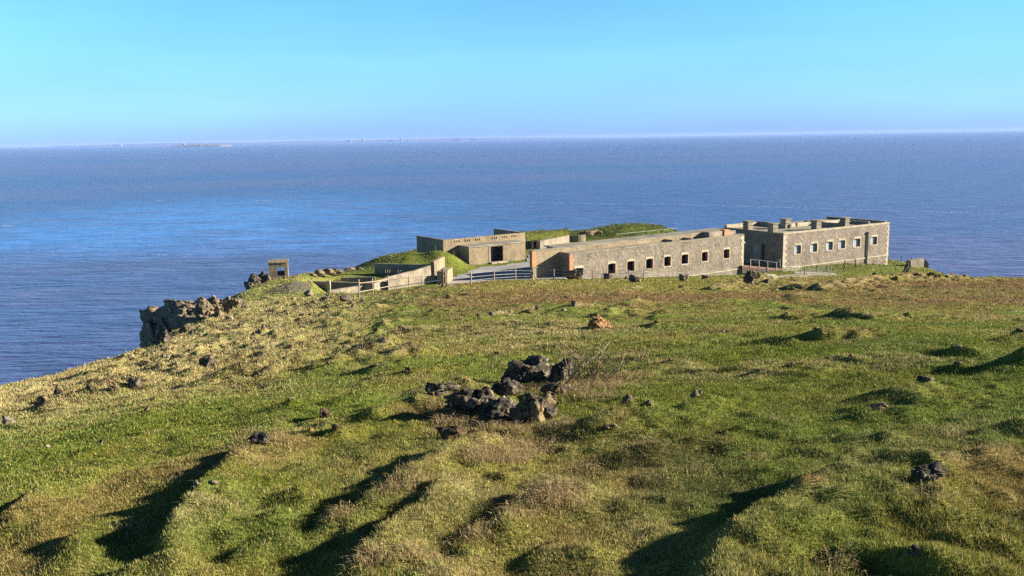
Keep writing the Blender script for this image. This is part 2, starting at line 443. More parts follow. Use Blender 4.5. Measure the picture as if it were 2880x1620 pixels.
class MB:
    """collects boxes, bars and prisms into one mesh"""
    def __init__(s): s.v, s.f = [], []
    def add(s, v, f):
        n = len(s.v); s.v += [tuple(map(float, q)) for q in v]; s.f += [tuple(i + n for i in q) for q in f]; return s
    def box(s, x0, x1, y0, y1, z0, z1):
        v = [(x, y, z) for z in (z0, z1) for y in (y0, y1) for x in (x0, x1)]
        return s.add(v, [(0, 2, 3, 1), (4, 5, 7, 6), (0, 1, 5, 4), (2, 6, 7, 3), (0, 4, 6, 2), (1, 3, 7, 5)])
    def hexa(s, b, t):
        return s.add(list(b) + list(t), [(3, 2, 1, 0), (4, 5, 6, 7)] + [(i, (i + 1) % 4, 4 + (i + 1) % 4, 4 + i) for i in range(4)])
    def prism(s, poly, y0, y1):
        """outline in x,z pushed from y0 to y1"""
        n = len(poly)
        v = [(x, y0, z) for x, z in poly] + [(x, y1, z) for x, z in poly]
        return s.add(v, [tuple(range(n)), tuple(range(2 * n - 1, n - 1, -1))] + [(i + n, (i + 1) % n + n, (i + 1) % n, i) for i in range(n)])
    def bar(s, a, b, r, r2=None, n=6):
        a, b = Vector(a), Vector(b); d = (b - a).normalized()
        u = d.orthogonal().normalized(); w = d.cross(u); r2 = r if r2 is None else r2
        v = []
        for c, q in ((a, r), (b, r2)):
            for k in range(n):
                t = 2 * math.pi * k / n
                v.append(c + (u * math.cos(t) + w * math.sin(t)) * q)
        return s.add(v, [tuple(range(n - 1, -1, -1)), tuple(range(n, 2 * n))] + [(i, (i + 1) % n, (i + 1) % n + n, i + n) for i in range(n)])
    def wall(s, x0, x1, z0, z1, y0, y1, holes=()):
        """wall slab with real openings; holes are x0,x1,z0,z1"""
        xs = sorted({x0, x1, *[h[0] for h in holes], *[h[1] for h in holes]}); zs = sorted({z0, z1, *[h[2] for h in holes], *[h[3] for h in holes]})
        def solid(i, j):
            if i < 0 or j < 0 or i >= len(xs) - 1 or j >= len(zs) - 1: return False
            cx, cz = (xs[i] + xs[i + 1]) / 2, (zs[j] + zs[j + 1]) / 2
            return not any(h[0] < cx < h[1] and h[2] < cz < h[3] for h in holes)
        for i in range(len(xs) - 1):
            for j in range(len(zs) - 1):
                if not solid(i, j): continue
                a, b, c, d = xs[i], xs[i + 1], zs[j], zs[j + 1]
                q = [(a, y0, c), (b, y0, c), (b, y0, d), (a, y0, d), (a, y1, c), (b, y1, c), (b, y1, d), (a, y1, d)]
                fs = [(0, 1, 2, 3), (5, 4, 7, 6)]
                if not solid(i - 1, j): fs.append((4, 0, 3, 7))
                if not solid(i + 1, j): fs.append((1, 5, 6, 2))
                if not solid(i, j - 1): fs.append((4, 5, 1, 0))
                if not solid(i, j + 1): fs.append((3, 2, 6, 7))
                s.add(q, fs)
        return s
    def build(s, name, mat, parent=None, smooth=False):
        return link_mesh(name, s.v, s.f, mat, parent, smooth=smooth)


# ------------------------------------------------------------------ materials
def new_mat(name):
    m = bpy.data.materials.new(name); m.use_nodes = True
    nt = m.node_tree; nt.nodes.clear()
    out = nt.nodes.new("ShaderNodeOutputMaterial")
    b = nt.nodes.new("ShaderNodeBsdfPrincipled")
    b.inputs["Roughness"].default_value = .9
    b.inputs["Specular IOR Level"].default_value = .15
    nt.links.new(b.outputs[0], out.inputs[0])
    return m, nt, b


def N(nt, typ, **kw):
    n = nt.nodes.new(typ)
    for k, v in kw.items():
        if k.startswith("i_"): n.inputs[k[2:].replace("_", " ")].default_value = v
        else: setattr(n, k, v)
    return n


def coords(nt, scale=(1, 1, 1), kind="Object"):
    tc = N(nt, "ShaderNodeTexCoord"); mp = N(nt, "ShaderNodeMapping")
    mp.inputs["Scale"].default_value = scale
    nt.links.new(tc.outputs[kind], mp.inputs[0])
    return mp.outputs[0]


def ramp(nt, fac, stops):
    r = N(nt, "ShaderNodeValToRGB"); e = r.color_ramp.elements
    while len(e) < len(stops): e.new(0.5)
    for q, (p, c) in zip(e, stops):
        q.position = p; q.color = (*c, 1) if len(c) == 3 else c
    nt.links.new(fac, r.inputs[0]); return r.outputs[0]


def noise(nt, vec, scale, detail=4, rough=.55):
    n = N(nt, "ShaderNodeTexNoise"); n.inputs["Scale"].default_value = scale
    n.inputs["Detail"].default_value = detail; n.inputs["Roughness"].default_value = rough
    nt.links.new(vec, n.inputs["Vector"]); return n.outputs[0]


def mixc(nt, fac, a, b, blend='MIX'):
    m = N(nt, "ShaderNodeMix", data_type='RGBA', blend_type=blend)
    for sock, v in ((m.inputs[0], fac), (m.inputs[6], a), (m.inputs[7], b)):
        if isinstance(v, (int, float)): sock.default_value = v
        elif isinstance(v, tuple): sock.default_value = (*v, 1)
        else: nt.links.new(v, sock)
    return m.outputs[2]


def bumpn(nt, h, strength, dist, bsdf):
    b = N(nt, "ShaderNodeBump"); b.inputs["Strength"].default_value = strength; b.inputs["Distance"].default_value = dist
    nt.links.new(h, b.inputs["Height"]); nt.links.new(b.outputs[0], bsdf.inputs["Normal"])


def weathered(name, cols, scale=.8, stone=0.0, streak=.3, bump_d=.05, spot=(.10, .09, .075), dark=.35):
    """masonry, concrete, wood: three tones mixed by noise, optional rubble pattern, darker weather streaks"""
    m, nt, b = new_mat(name)
    v = coords(nt)
    c = ramp(nt, noise(nt, v, scale, 5, .6), [(.32, cols[0]), (.5, cols[1]), (.68, cols[2])])
    h = noise(nt, v, scale * 5, 4)
    if stone:
        vo = N(nt, "ShaderNodeTexVoronoi", feature='F1'); vo.inputs["Scale"].default_value = stone
        nt.links.new(coords(nt, (1, 1, 1.5)), vo.inputs["Vector"])
        hs = N(nt, "ShaderNodeSeparateColor"); nt.links.new(vo.outputs["Color"], hs.inputs[0])
        c = mixc(nt, .55, c, ramp(nt, hs.outputs[0], [(.0, cols[0]), (.45, cols[1]), (.75, cols[2]), (1, cols[3])]))
        h = vo.outputs["Distance"]
        c = mixc(nt, ramp(nt, vo.outputs["Distance"], [(.5, (0, 0, 0)), (.8, (.35, .35, .35))]), c, cols[1])
    st = noise(nt, coords(nt, (1.6, 1.6, .22)), 1.1, 5, .65)
    c = mixc(nt, ramp(nt, st, [(.52, (0, 0, 0)), (.72, (streak,) * 3)]), c, spot)
    c = mixc(nt, 1.0, c, ramp(nt, noise(nt, v, scale * .55, 4, .6), [(.3, (.66, .68, .66)), (.5, (1, 1, 1)), (.7, (1.22, 1.14, 1.08))]), 'MULTIPLY')
    c = mixc(nt, 1.0, c, ramp(nt, noise(nt, v, scale * 5, 4, .7), [(.3, (.72, .72, .72)), (.5, (1, 1, 1)), (.7, (1.2, 1.2, 1.2))]), 'MULTIPLY')
    sp = noise(nt, v, scale * 3.3, 3, .6)
    c = mixc(nt, ramp(nt, sp, [(.60, (0, 0, 0)), (.70, (dark,) * 3)]), c, spot)
    nt.links.new(c, b.inputs["Base Color"])
    bumpn(nt, h, .7, bump_d, b)
    return m


def rock_mat(name, cols, lichen, amt=.35):
    m, nt, b = new_mat(name)
    v = coords(nt)
    c = ramp(nt, noise(nt, v, 1.7, 6, .65), [(.3, cols[0]), (.5, cols[1]), (.68, cols[2])])
    c = mixc(nt, ramp(nt, noise(nt, v, 3.1, 5, .6), [(.5, (0, 0, 0)), (.64, (amt,) * 3)]), c, lichen)
    c = mixc(nt, ramp(nt, noise(nt, v, 11.0, 4, .65), [(.54, (0, 0, 0)), (.64, (.75,) * 3)]), c, tuple(min(q * 1.25, .6) for q in lichen))
    c = mixc(nt, ramp(nt, noise(nt, v, 6.0, 3, .6), [(.56, (0, 0, 0)), (.66, (.7,) * 3)]), c, (.022, .018, .015))
    vo = N(nt, "ShaderNodeTexVoronoi", feature='DISTANCE_TO_EDGE'); vo.inputs["Scale"].default_value = 2.3
    nt.links.new(coords(nt, (1.3, 1.3, .6)), vo.inputs["Vector"])
    c = mixc(nt, ramp(nt, vo.outputs["Distance"], [(.0, (.75,) * 3), (.07, (0, 0, 0))]), c, (.018, .016, .014))
    nt.links.new(c, b.inputs["Base Color"])
    bumpn(nt, noise(nt, v, 5.0, 6, .7), .9, .12, b)
    return m


M = {}
m, nt, b = new_mat("turf_ground")
at = N(nt, "ShaderNodeAttribute", attribute_name="Col")
v = coords(nt)
c = mixc(nt, .75, at.outputs["Color"], ramp(nt, noise(nt, v, 3.2, 6, .75), [(.3, (.42, .45, .42)), (.5, (1, 1, 1)), (.7, (1.55, 1.5, 1.4))]), 'MULTIPLY')
nt.links.new(c, b.inputs["Base Color"]); b.inputs["Specular IOR Level"].default_value = .05
bumpn(nt, noise(nt, v, 6.5, 6, .75), .8, .14, b)
M['turf'] = m
m, nt, b = new_mat("grass_blades")
at = N(nt, "ShaderNodeAttribute", attribute_name="Col")
nt.links.new(at.outputs["Color"], b.inputs["Base Color"]); b.inputs["Specular IOR Level"].default_value = .12; b.inputs["Roughness"].default_value = .7
tr = N(nt, "ShaderNodeBsdfTranslucent"); nt.links.new(at.outputs["Color"], tr.inputs[0])
mx = N(nt, "ShaderNodeMixShader"); mx.inputs[0].default_value = .25
nt.links.new(b.outputs[0], mx.inputs[1]); nt.links.new(tr.outputs[0], mx.inputs[2])
nt.links.new(mx.outputs[0], nt.nodes["Material Output"].inputs[0])
M['blades'] = m

M['rubble_wall'] = weathered("rubble_wall", [(.135, .115, .09), (.18, .155, .12), (.212, .182, .143), (.27, .245, .2)], .6, 1.7, .6, .10, (.085, .07, .056), .55)
M['rubble_wall_warm'] = weathered("rubble_wall_warm", [(.15, .122, .095), (.187, .158, .124), (.212, .182, .146), (.275, .245, .202)], .6, 1.6, .6, .09, (.095, .074, .06), .5)
M['concrete'] = weathered("concrete", [(.195, .15, .095), (.235, .187, .12), (.265, .215, .142)], .4, 0, .8, .02, (.10, .08, .055), .6)
M['concrete_grey'] = weathered("concrete_grey", [(.17, .145, .11), (.23, .2, .15), (.29, .25, .19)], .7, 0, .45, .03, (.16, .135, .10), .35)
M['coping'] = weathered("coping", [(.16, .143, .105), (.215, .19, .14), (.26, .23, .175)], 1.1, 0, .3, .03, (.15, .13, .10), .4)
M['roof'] = weathered("roof", [(.19, .17, .13), (.235, .215, .165), (.27, .245, .195)], .5, 0, .2, .02, (.18, .16, .12), .3)
M['brick'] = weathered("brick", [(.42, .15, .07), (.54, .20, .09), (.60, .25, .12)], 1.5, 0, .2, .03, (.20, .09, .05), .3)
M['brick_pale'] = weathered("brick_pale", [(.30, .19, .13), (.36, .24, .17), (.42, .29, .21)], 1.5, 0, .2, .03, (.17, .11, .08), .3)
M['lintel'] = weathered("lintel", [(.31, .265, .19), (.38, .325, .235), (.43, .375, .28)], 1.2, 0, .3, .02, (.40, .33, .22), .15)
M['board'] = weathered("board", [(.22, .27, .32), (.26, .30, .35), (.29, .33, .37)], .8, 0, .1, .005, (.40, .42, .44), .1)
M['dark_door_and_shade'] = weathered("dark_door_and_shade", [(.03, .022, .018), (.045, .03, .025), (.05, .035, .03)], 1.5, 0, .1, .01, (.02, .015, .012), .2)  # near-black: door colour, also stands in for the shade of unlit interiors
M['grey_door'] = weathered("grey_door", [(.20, .19, .18), (.25, .24, .22), (.28, .26, .24)], 1.2, 0, .2, .01, (.12, .11, .10), .2)
M['iron'] = weathered("iron", [(.03, .028, .026), (.045, .04, .036), (.06, .05, .04)], 3, 0, .2, .005, (.07, .035, .02), .2)
M['steel'] = weathered("steel", [(.42, .42, .42), (.5, .5, .49), (.56, .56, .55)], 3, 0, .1, .004, (.35, .33, .30), .1)
M['wood'] = weathered("wood", [(.26, .20, .15), (.33, .26, .20), (.40, .32, .25)], 3, 0, .3, .01, (.15, .11, .08), .2)
M['wood_dark'] = weathered("wood_dark", [(.08, .06, .045), (.11, .085, .065), (.14, .11, .085)], 3, 0, .3, .01, (.05, .04, .03), .2)
M['deck'] = weathered("deck", [(.20, .125, .09), (.26, .165, .12), (.30, .20, .15)], 2, 0, .3, .01, (.13, .08, .06), .2)
M['rail_pale'] = weathered("rail_pale", [(.50, .43, .32), (.58, .50, .38), (.62, .55, .43)], 2, 0, .1, .01, (.40, .33, .25), .1)
M['rock_dark'] = rock_mat("rock_dark", [(.026, .021, .018), (.066, .054, .043), (.17, .14, .10)], (.30, .26, .18), .6)
M['rock_brown'] = rock_mat("rock_brown", [(.06, .047, .035), (.13, .104, .072), (.25, .20, .135)], (.34, .24, .09), .6)
M['rock_tan'] = rock_mat('rock_tan', [(.08, .063, .046), (.18, .145, .10), (.31, .25, .17)], (.34, .25, .11), .6)
M['rock_orange'] = rock_mat("rock_orange", [(.15, .085, .045), (.36, .19, .075), (.46, .30, .16)], (.20, .13, .08), .5)
M['rock_pale'] = rock_mat("rock_pale", [(.14, .115, .085), (.24, .20, .145), (.34, .285, .215)], (.22, .165, .08), .4)
M['earth'] = rock_mat("earth", [(.05, .032, .022), (.12, .075, .045), (.22, .14, .075)], (.10, .09, .025), .6)
M['gravel'] = weathered("gravel", [(.25, .243, .235), (.285, .278, .27), (.315, .307, .297)], .35, 0, 0, .02, (.24, .21, .16), .35)
M['rubble_stone'] = weathered('rubble_stone', [(.045, .038, .034), (.075, .064, .056), (.11, .096, .082)], 1.5, 0, .2, .02, (.07, .06, .05), .4)
M['path'] = weathered("path", [(.27, .23, .19), (.33, .28, .23), (.37, .32, .27)], .6, 0, 0, .02, (.20, .15, .11), .35)

# ------------------------------------------------------------------ the ground: one polar sheet round the eye point
AX, AY = 0.0, -14.0
nr, na = 1250, 1250
rr = np.geomspace(8.5, 320.0, nr); aa = np.radians(np.linspace(-52, 62, na))
RR, AA = np.meshgrid(rr, aa, indexing='ij')
GX, GY = AX + RR * np.sin(AA), AY + RR * np.cos(AA)
GZ = H(GX, GY)
gcol = palette(GX, GY)
idx = np.arange(nr * na).reshape(nr, na)
gf = np.stack([idx[:-1, :-1], idx[:-1, 1:], idx[1:, 1:], idx[1:, :-1]], -1).reshape(-1, 4)[:, ::-1]
ground = link_mesh("ground", np.stack([GX, GY, GZ], -1).reshape(-1, 3), gf, M['turf'], col=gcol.reshape(-1, 3), smooth=True)
tag(ground, kind="structure")
_lr0, _lr1 = math.log(rr[0]), math.log(rr[-1])


def gz(x, y):
    """height of the finished sheet"""
    x = np.asarray(x, float); y = np.asarray(y, float)
    r = np.hypot(x - AX, y - AY); a = np.arctan2(x - AX, y - AY)
    u = np.clip((np.log(r) - _lr0) / (_lr1 - _lr0) * (nr - 1), 0, nr - 1.001); w = np.clip((a - aa[0]) / (aa[-1] - aa[0]) * (na - 1), 0, na - 1.001)
    i, j = u.astype(int), w.astype(int); fu, fw = u - i, w - j
    return (GZ[i, j] * (1 - fu) + GZ[i + 1, j] * fu) * (1 - fw) + (GZ[i, j + 1] * (1 - fu) + GZ[i + 1, j + 1] * fu) * fw


def spot(px, py):
    x, y = cast(px, py, 0.0, gz)
    return float(x), float(y), float(gz(np.array([x]), np.array([y]))[0])


def gz1(x, y):
    return float(gz(np.array([x]), np.array([y]))[0])


# ------------------------------------------------------------------ the sea
sr = np.concatenate([np.linspace(20, 150, 12, endpoint=False), np.geomspace(150, 26000, 260)])
sa = np.radians(np.concatenate([np.linspace(-180, -45, 40, endpoint=False), np.linspace(-45, 45, 420, endpoint=False), np.linspace(45, 180, 41)]))
SR, SA = np.meshgrid(sr, sa, indexing='ij')
SX, SY = SR * np.sin(SA), SR * np.cos(SA)
i2 = np.arange(SR.size).reshape(SR.shape)
sf = np.stack([i2[:-1, :-1], i2[:-1, 1:], i2[1:, 1:], i2[1:, :-1]], -1).reshape(-1, 4)[:, ::-1]
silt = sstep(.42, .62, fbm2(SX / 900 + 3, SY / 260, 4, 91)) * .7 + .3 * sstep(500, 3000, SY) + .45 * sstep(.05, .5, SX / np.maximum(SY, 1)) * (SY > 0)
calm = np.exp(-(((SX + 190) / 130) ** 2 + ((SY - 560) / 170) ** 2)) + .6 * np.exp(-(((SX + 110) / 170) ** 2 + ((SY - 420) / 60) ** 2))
edge = 345 + 40 * (fbm2(SX / 60, SY / 60, 3, 93) - .5) + .25 * (SX + 180)
chop = sstep(8, -8, SY - edge) * sstep(-60, -95, SX)
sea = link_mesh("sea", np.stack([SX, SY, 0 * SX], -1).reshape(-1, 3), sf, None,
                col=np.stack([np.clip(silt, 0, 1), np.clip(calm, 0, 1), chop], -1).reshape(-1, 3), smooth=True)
tag(sea, kind="structure")
m, nt, b = new_mat("sea_water")
at = N(nt, "ShaderNodeAttribute", attribute_name="Col"); sp = N(nt, "ShaderNodeSeparateColor"); nt.links.new(at.outputs["Color"], sp.inputs[0])
v = coords(nt, (1, 1, 1))
vs = coords(nt, (.35, 1, 1))
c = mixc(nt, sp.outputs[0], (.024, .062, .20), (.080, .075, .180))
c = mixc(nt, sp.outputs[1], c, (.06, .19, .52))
c = mixc(nt, sp.outputs[2], c, (.052, .082, .205))
c = mixc(nt, ramp(nt, noise(nt, vs, .03, 5, .6), [(.42, (0, 0, 0)), (.62, (.5, .5, .5))]), c, (.075, .070, .165))
rip = noise(nt, coords(nt, (.035, .13, 1)), 1.0, 8, .70)  # light and dark of the wave ripples put into the water colour
c = mixc(nt, .8, c, ramp(nt, rip, [(.34, (.42, .46, .52)), (.5, (1, 1, 1)), (.66, (1.75, 1.65, 1.5))]), 'MULTIPLY')
nt.links.new(c, b.inputs["Base Color"])
b.inputs["Roughness"].default_value = .25; b.inputs["Specular IOR Level"].default_value = .32; b.inputs["IOR"].default_value = 1.33
w1 = noise(nt, vs, .28, 3, .55)
bumpn(nt, w1, 1.0, 1.5, b)
M['sea'] = m
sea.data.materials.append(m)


def ribbon(pts, w, z):
    v, f = [], []
    for (x, y), ww in zip(pts, w):
        v += [(x, y - ww, z), (x, y + ww, z)]
    for i in range(len(pts) - 1):
        if w[i] > 0 or w[i + 1] > 0:
            f.append((2 * i, 2 * i + 2, 2 * i + 3, 2 * i + 1))
    return v, f


fm, nt, b = new_mat("foam"); b.inputs["Base Color"].default_value = (.34, .40, .52, 1)
fv, ff = [], []
rf = random.Random(4)


def foam(px0, py0, px1, py1, n, wid, gap):
    pts, w = [], []
    for i in range(n + 1):
        t = i / n
        x, y = P(px0 + (px1 - px0) * t, py0 + (py1 - py0) * t + rf.uniform(-.7, .7), ZC)
        pts.append((x, y)); w.append(wid * y / 600 * (0 if (rf.random() < gap or i in (0, n)) else rf.uniform(.3, 1)))
    v, f = ribbon(pts, w, .03)
    k = len(fv); fv.extend(v); ff.extend(tuple(q + k for q in g) for g in f)


foam(1180, 566, 1990, 577, 120, .9, .25); foam(1990, 577, 2900, 604, 140, 1.0, .15); foam(430, 563, 460, 564, 5, 2.2, 0); foam(700, 563, 780, 567, 10, 1.6, .1)
foam(1545, 653, 1618, 645, 9, .9, .1); foam(1590, 658, 1618, 654, 6, .7, .1); foam(0, 633, 40, 634, 6, 1.6, .1); foam(0, 648, 30, 649, 5, 1.2, .1)
for k in range(26):
    x0, y0 = rf.uniform(-10, 330), rf.uniform(618, 700)
    foam(x0, y0, x0 + rf.uniform(12, 45), y0 + rf.uniform(-1, 1), 6, .5, .2)
for k in range(22):
    x0 = rf.uniform(-10, 640); y0 = 704 + x0 * .03 + rf.uniform(-4, 5)
    foam(x0, y0, x0 + rf.uniform(12, 40), y0 + rf.uniform(-.5, 2), 6, .7, .25)
tag(link_mesh("foam", fv, ff, fm), kind="stuff")

# ------------------------------------------------------------------ rocks
def icosphere(sub):
    import bmesh
    bm = bmesh.new(); bmesh.ops.create_icosphere(bm, subdivisions=sub, radius=1.0)
    v = np.array([q.co for q in bm.verts]); f = np.array([[q.index for q in g.verts] for g in bm.faces]); bm.free()
    return v, f


ICO = {k: icosphere(k) for k in (3, 4, 5)}


def rock_verts(seed, size, sub=4, cuts=14, rough=.22, slab=0.0, boxy=0.0):
    """broken limestone: a ball trimmed by random planes, then cracked and pitted"""
    rg = np.random.default_rng(seed)
    v, f = ICO[sub]; v = v.copy()
    if boxy:
        v = v / (np.abs(v).max(1) ** boxy)[:, None]
    for k in range(cuts):
        n = rg.normal(size=3); n[2] *= .8; n /= np.linalg.norm(n)
        d = rg.uniform(.45, .85) if not boxy else rg.uniform(.95, 1.25)
        s = v @ n - d
        v = v - np.outer(np.maximum(s, 0), n)
    o = rg.uniform(0, 90, 3)
    seeds = rg.normal(size=(26, 3)); seeds /= np.linalg.norm(seeds, axis=1, keepdims=True)
    wv = v + .22 * np.stack([fbm3(v[:, 0] * 2 + o[0] + k * 9, v[:, 1] * 2 + o[1], v[:, 2] * 2, 2) - .5 for k in range(3)], -1)
    dd = ((wv[:, None, :] / (np.linalg.norm(wv, axis=1)[:, None, None] + 1e-6) - seeds[None]) ** 2).sum(-1)
    ds = np.sort(dd, 1)
    v = v * (rg.uniform(.80, 1.14, 26)[dd.argmin(1)] - .22 * np.exp(-((np.sqrt(ds[:, 1]) - np.sqrt(ds[:, 0])) / .07) ** 2))[:, None]
    q = v * 1.6 + o
    rid = 1 - 2 * np.abs(fbm3(q[:, 0] * 1.3, q[:, 1] * 1.3, q[:, 2] * (1.3 - slab), 4) - .5)
    fine = fbm3(q[:, 0] * 4, q[:, 1] * 4, q[:, 2] * 4, 3) - .5
    pit = fbm3(q[:, 0] * 10, q[:, 1] * 10, q[:, 2] * 7, 2) - .5
    rid2 = 1 - 2 * np.abs(fbm3(q[:, 0] * 3.4, q[:, 1] * 3.4, q[:, 2] * 1.8, 3) - .5)
    r = 1 + rough * 1.5 * (rid - .8) + rough * .7 * fine + (rough * .45 * pit if sub > 3 else 0) + rough * .9 * (rid2 - .85)
    v = v * r[:, None]
    return v * np.array(size) * .5, f


def rock(px, py, w_px, h_px, mat, label, group=None, seed=0, sub=4, name="rock", depth=.8, cuts=14, sink=.55, cat="rock", rough=.22, lean=0.0):
    """a rock standing on the ground where its foot shows, sized by its width and height in the picture"""
    x, y, z = spot(px, py)
    s = y / F_PX
    w, h = w_px * s, h_px * s
    v, f = rock_verts(seed + 100, (w * 1.12, w * depth, h * (1 + sink) * 1.15), sub, cuts, rough)
    v[:, 0] += lean * v[:, 2]
    v[:, 2] += h - v[:, 2].max()
    o = link_mesh(name, v, f, M[mat], smooth=False)
    o.location = (x, y + w * depth * .35, z)
    tag(o, label, cat, group)
    return o


ROCKS = [
    # px, py(foot), width, height, material, label, seed, sub
    (1475, 1082, 190, 76, 'rock_dark', "large dark rounded boulder at the top of the central rock pile", 3, 5),
    (1580, 1072, 105, 66, 'rock_dark', "dark pitted boulder squeezed between the rounded boulder and the bramble", 5, 5),
    (1352, 1176, 215, 88, 'rock_dark', "big dark cracked rock with long dry grass at its foot", 8, 5),
    (1502, 1190, 170, 84, 'rock_brown', "broad brown rock in front of the rounded boulder", 11, 5),
    (1425, 1186, 150, 66, 'rock_dark', "black hollowed rock wedged between the cracked rock and the broad brown rock", 12, 5),
    (1425, 1118, 130, 44, 'rock_dark', "dark low rock bridging the rounded boulder and the cracked rock", 15, 5),
    (1570, 1112, 80, 36, 'rock_brown', "brown rock between the pitted boulder and the broad brown rock", 16, 4),
    (1530, 1182, 80, 40, 'rock_dark', "low black rock in the shade at the foot of the broad brown rock", 14, 4),
    (1552, 1132, 46, 28, 'rock_brown', "small sharp brown stone right beside the broad brown rock", 17, 4),
    (1235, 1114, 150, 34, 'rock_dark', "long low dark rock running into the turf beside the cracked rock", 19, 4),
    (1668, 1066, 60, 24, 'rock_dark', "dark flat stone under the bramble bush", 23, 4),
    (1688, 925, 62, 36, 'rock_orange', "orange lichened rock standing alone in the mid slope", 29, 5),
    (1075, 966, 36, 18, 'rock_pale', "pale stone capping a grassy hummock", 31, 4),
    (580, 1036, 52, 36, 'rock_dark', "dark rock alone among straw grass on the western slope", 37, 4),
    (366, 1094, 58, 30, 'rock_dark', "dark wide rock in the row on the western slope beside fresh green grass", 41, 4),
    (320, 1102, 36, 18, 'rock_brown', "low brown rock hollow in the row of western slope rocks", 43, 4),
    (246, 1100, 24, 22, 'rock_brown', "narrow brown stone on the mossy hump of the western slope", 47, 4),
    (156, 1114, 40, 32, 'rock_dark', "dark cleft rock at the head of the mossy hump", 53, 4),
    (116, 1146, 44, 34, 'rock_brown', "brown pointed rock casting a long shadow to the frame edge", 59, 4),
    (18, 1198, 52, 30, 'rock_pale', "grey white broken rock cut by the edge of the picture", 61, 4),
    (130, 1260, 20, 9, 'rock_pale', "small pale flat stone lying in green turf below the broken rock", 67, 3),
    (730, 1250, 66, 36, 'rock_dark', "dark jagged rock on the crest of a hummock with a long shadow", 71, 4),
    (550, 1368, 32, 20, 'rock_pale', "pale stone at the tip of the bright green hummock", 73, 4),
    (600, 1362, 34, 10, 'rock_pale', "thin pale stone lying on top of the bright green hummock", 75, 3),
    (912, 1176, 64, 26, 'earth', "rusty brown clod beside the dark hollow", 79, 4),
    (1768, 1136, 46, 30, 'rock_brown', "brownish rock crest with a shadow trailing across the turf", 83, 4),
    (1830, 1140, 34, 14, 'rock_brown', "small brown stone next to the shadowed rock crest", 85, 3),
    (1960, 1118, 46, 20, 'rock_brown', "low brown wedge stone in turf right of the shadowed rock crest", 89, 4),
    (2605, 1074, 50, 14, 'rock_dark', "dark flat slab on top of a turf mound at the right", 97, 4),
    (2625, 1356, 130, 44, 'rock_dark', "dark broken rock in an eroded hollow near the right edge", 101, 5),
    (2480, 1154, 70, 18, 'rock_brown', "low brown rock in a scraped patch below the dark slab", 103, 4),
    (1275, 1236, 100, 34, 'earth', "brown bare earth cap on the central hummock", 107, 4),
    (870, 1216, 26, 12, 'rock_orange', "small rusty stone on the hummock below the dark hollow", 109, 3),
    (2590, 1560, 70, 18, 'rock_dark', "dark stone edge in the scarp at the bottom right", 113, 4),
    (1512, 872, 18, 16, 'rock_pale', "upright whitish stone left of the orange rock", 127, 3),
    (1585, 876, 22, 10, 'rock_pale', "flat whitish stone below the small crest near the orange rock", 131, 3),
    (1614, 862, 24, 18, 'rock_brown', "brown stone crowning the small crest behind the whitish stones", 137, 3),
    (1350, 890, 26, 10, 'rock_brown', "low brown stone at the left end of the dry grass band", 139, 3),
    (1385, 888, 24, 12, 'rock_pale', "pale stone next to the low brown stone of the dry band", 149, 3),
    (1490, 884, 40, 14, 'rock_brown', "brown stone between the pale ones of the dry band", 151, 3),
    (1618, 786, 56, 34, 'rock_brown', "yellow lichened boulder in front of the ruined barrack doorway", 157, 4),
    (1712, 786, 32, 20, 'rock_dark', "dark boulder below the second opening of the ruined barrack", 163, 4),
    (1788, 794, 40, 20, 'rock_dark', "round dark boulder with a shadow at the fence, below the fourth barrack window", 167, 4),
    (1762, 786, 18, 9, 'rock_dark', "small dark stone beside the round boulder at the fence", 169, 3),
    (1925, 790, 34, 20, 'rock_brown', "brown boulder at the fence, below the fifth barrack window", 173, 4),
    (1986, 784, 26, 10, 'rock_brown', "low brown stone lying at the plinth of the ruined barrack", 179, 3),
    (2112, 800, 40, 40, 'rock_dark', "tall black rock stump near the foot of the footbridge", 181, 4),
    (2128, 786, 40, 24, 'rock_brown', "reddish brown rock behind the black stump", 187, 4),
    (2158, 798, 30, 14, 'rock_dark', "dark low stone half in bracken right of the black stump", 191, 3),
    (520, 938, 52, 26, 'rock_brown', "brown split stone at the foot of the cliff crag", 193, 4),
    (462, 966, 52, 44, 'rock_dark', "black boulder set in green turf below the cliff crag", 197, 4),
    (640, 902, 36, 16, 'rock_pale', "pale stone right of the cliff crag in dry grass", 199, 3),
    (735, 908, 30, 12, 'rock_brown', "brown stone in dry grass midway between crag and rail fence", 201, 3),
    (910, 846, 30, 12, 'rock_brown', "brown stone below the concrete wall of the sunken emplacement", 211, 3),
    (868, 834, 34, 18, 'rock_pale', "grey stone leaning at the left corner of the emplacement wall", 223, 3),
    (968, 850, 44, 20, 'rock_dark', "dark slab on a hummock near the rail fence", 227, 3),
    (1018, 848, 14, 16, 'rock_pale', "small whitish stone at the foot of the first rail fence post", 229, 3),
]
for r in ROCKS:
    rock(r[0], r[1], r[2], r[3], r[4], r[5], seed=r[6], sub=r[7])

rg = np.random.default_rng(77); cnt = 0
while cnt < 64:                              # loose stones of the western slope
    px, py = rg.uniform(330, 1000), rg.uniform(850, 1030)
    if py > 1130 - .33 * (px - 200) or py < 1010 - .30 * (px - 200) + 60 * 0 and px < 700: continue
    x_, y_ = cast(px, py, 0.0, gz)
    if not (25 < y_ < 110) or sdist(np.array([x_]), np.array([y_]), COAST)[0] > -3: continue
    rock(px, py, rg.uniform(9, 22), rg.uniform(5, 12), ('rock_brown', 'rock_dark', 'rock_pale')[cnt % 3 if cnt % 4 else 0], "small weathered stone strewn among the straw grass of the western slope", "stones strewn over the western slope", 900 + cnt, 3, cuts=9)
    cnt += 1

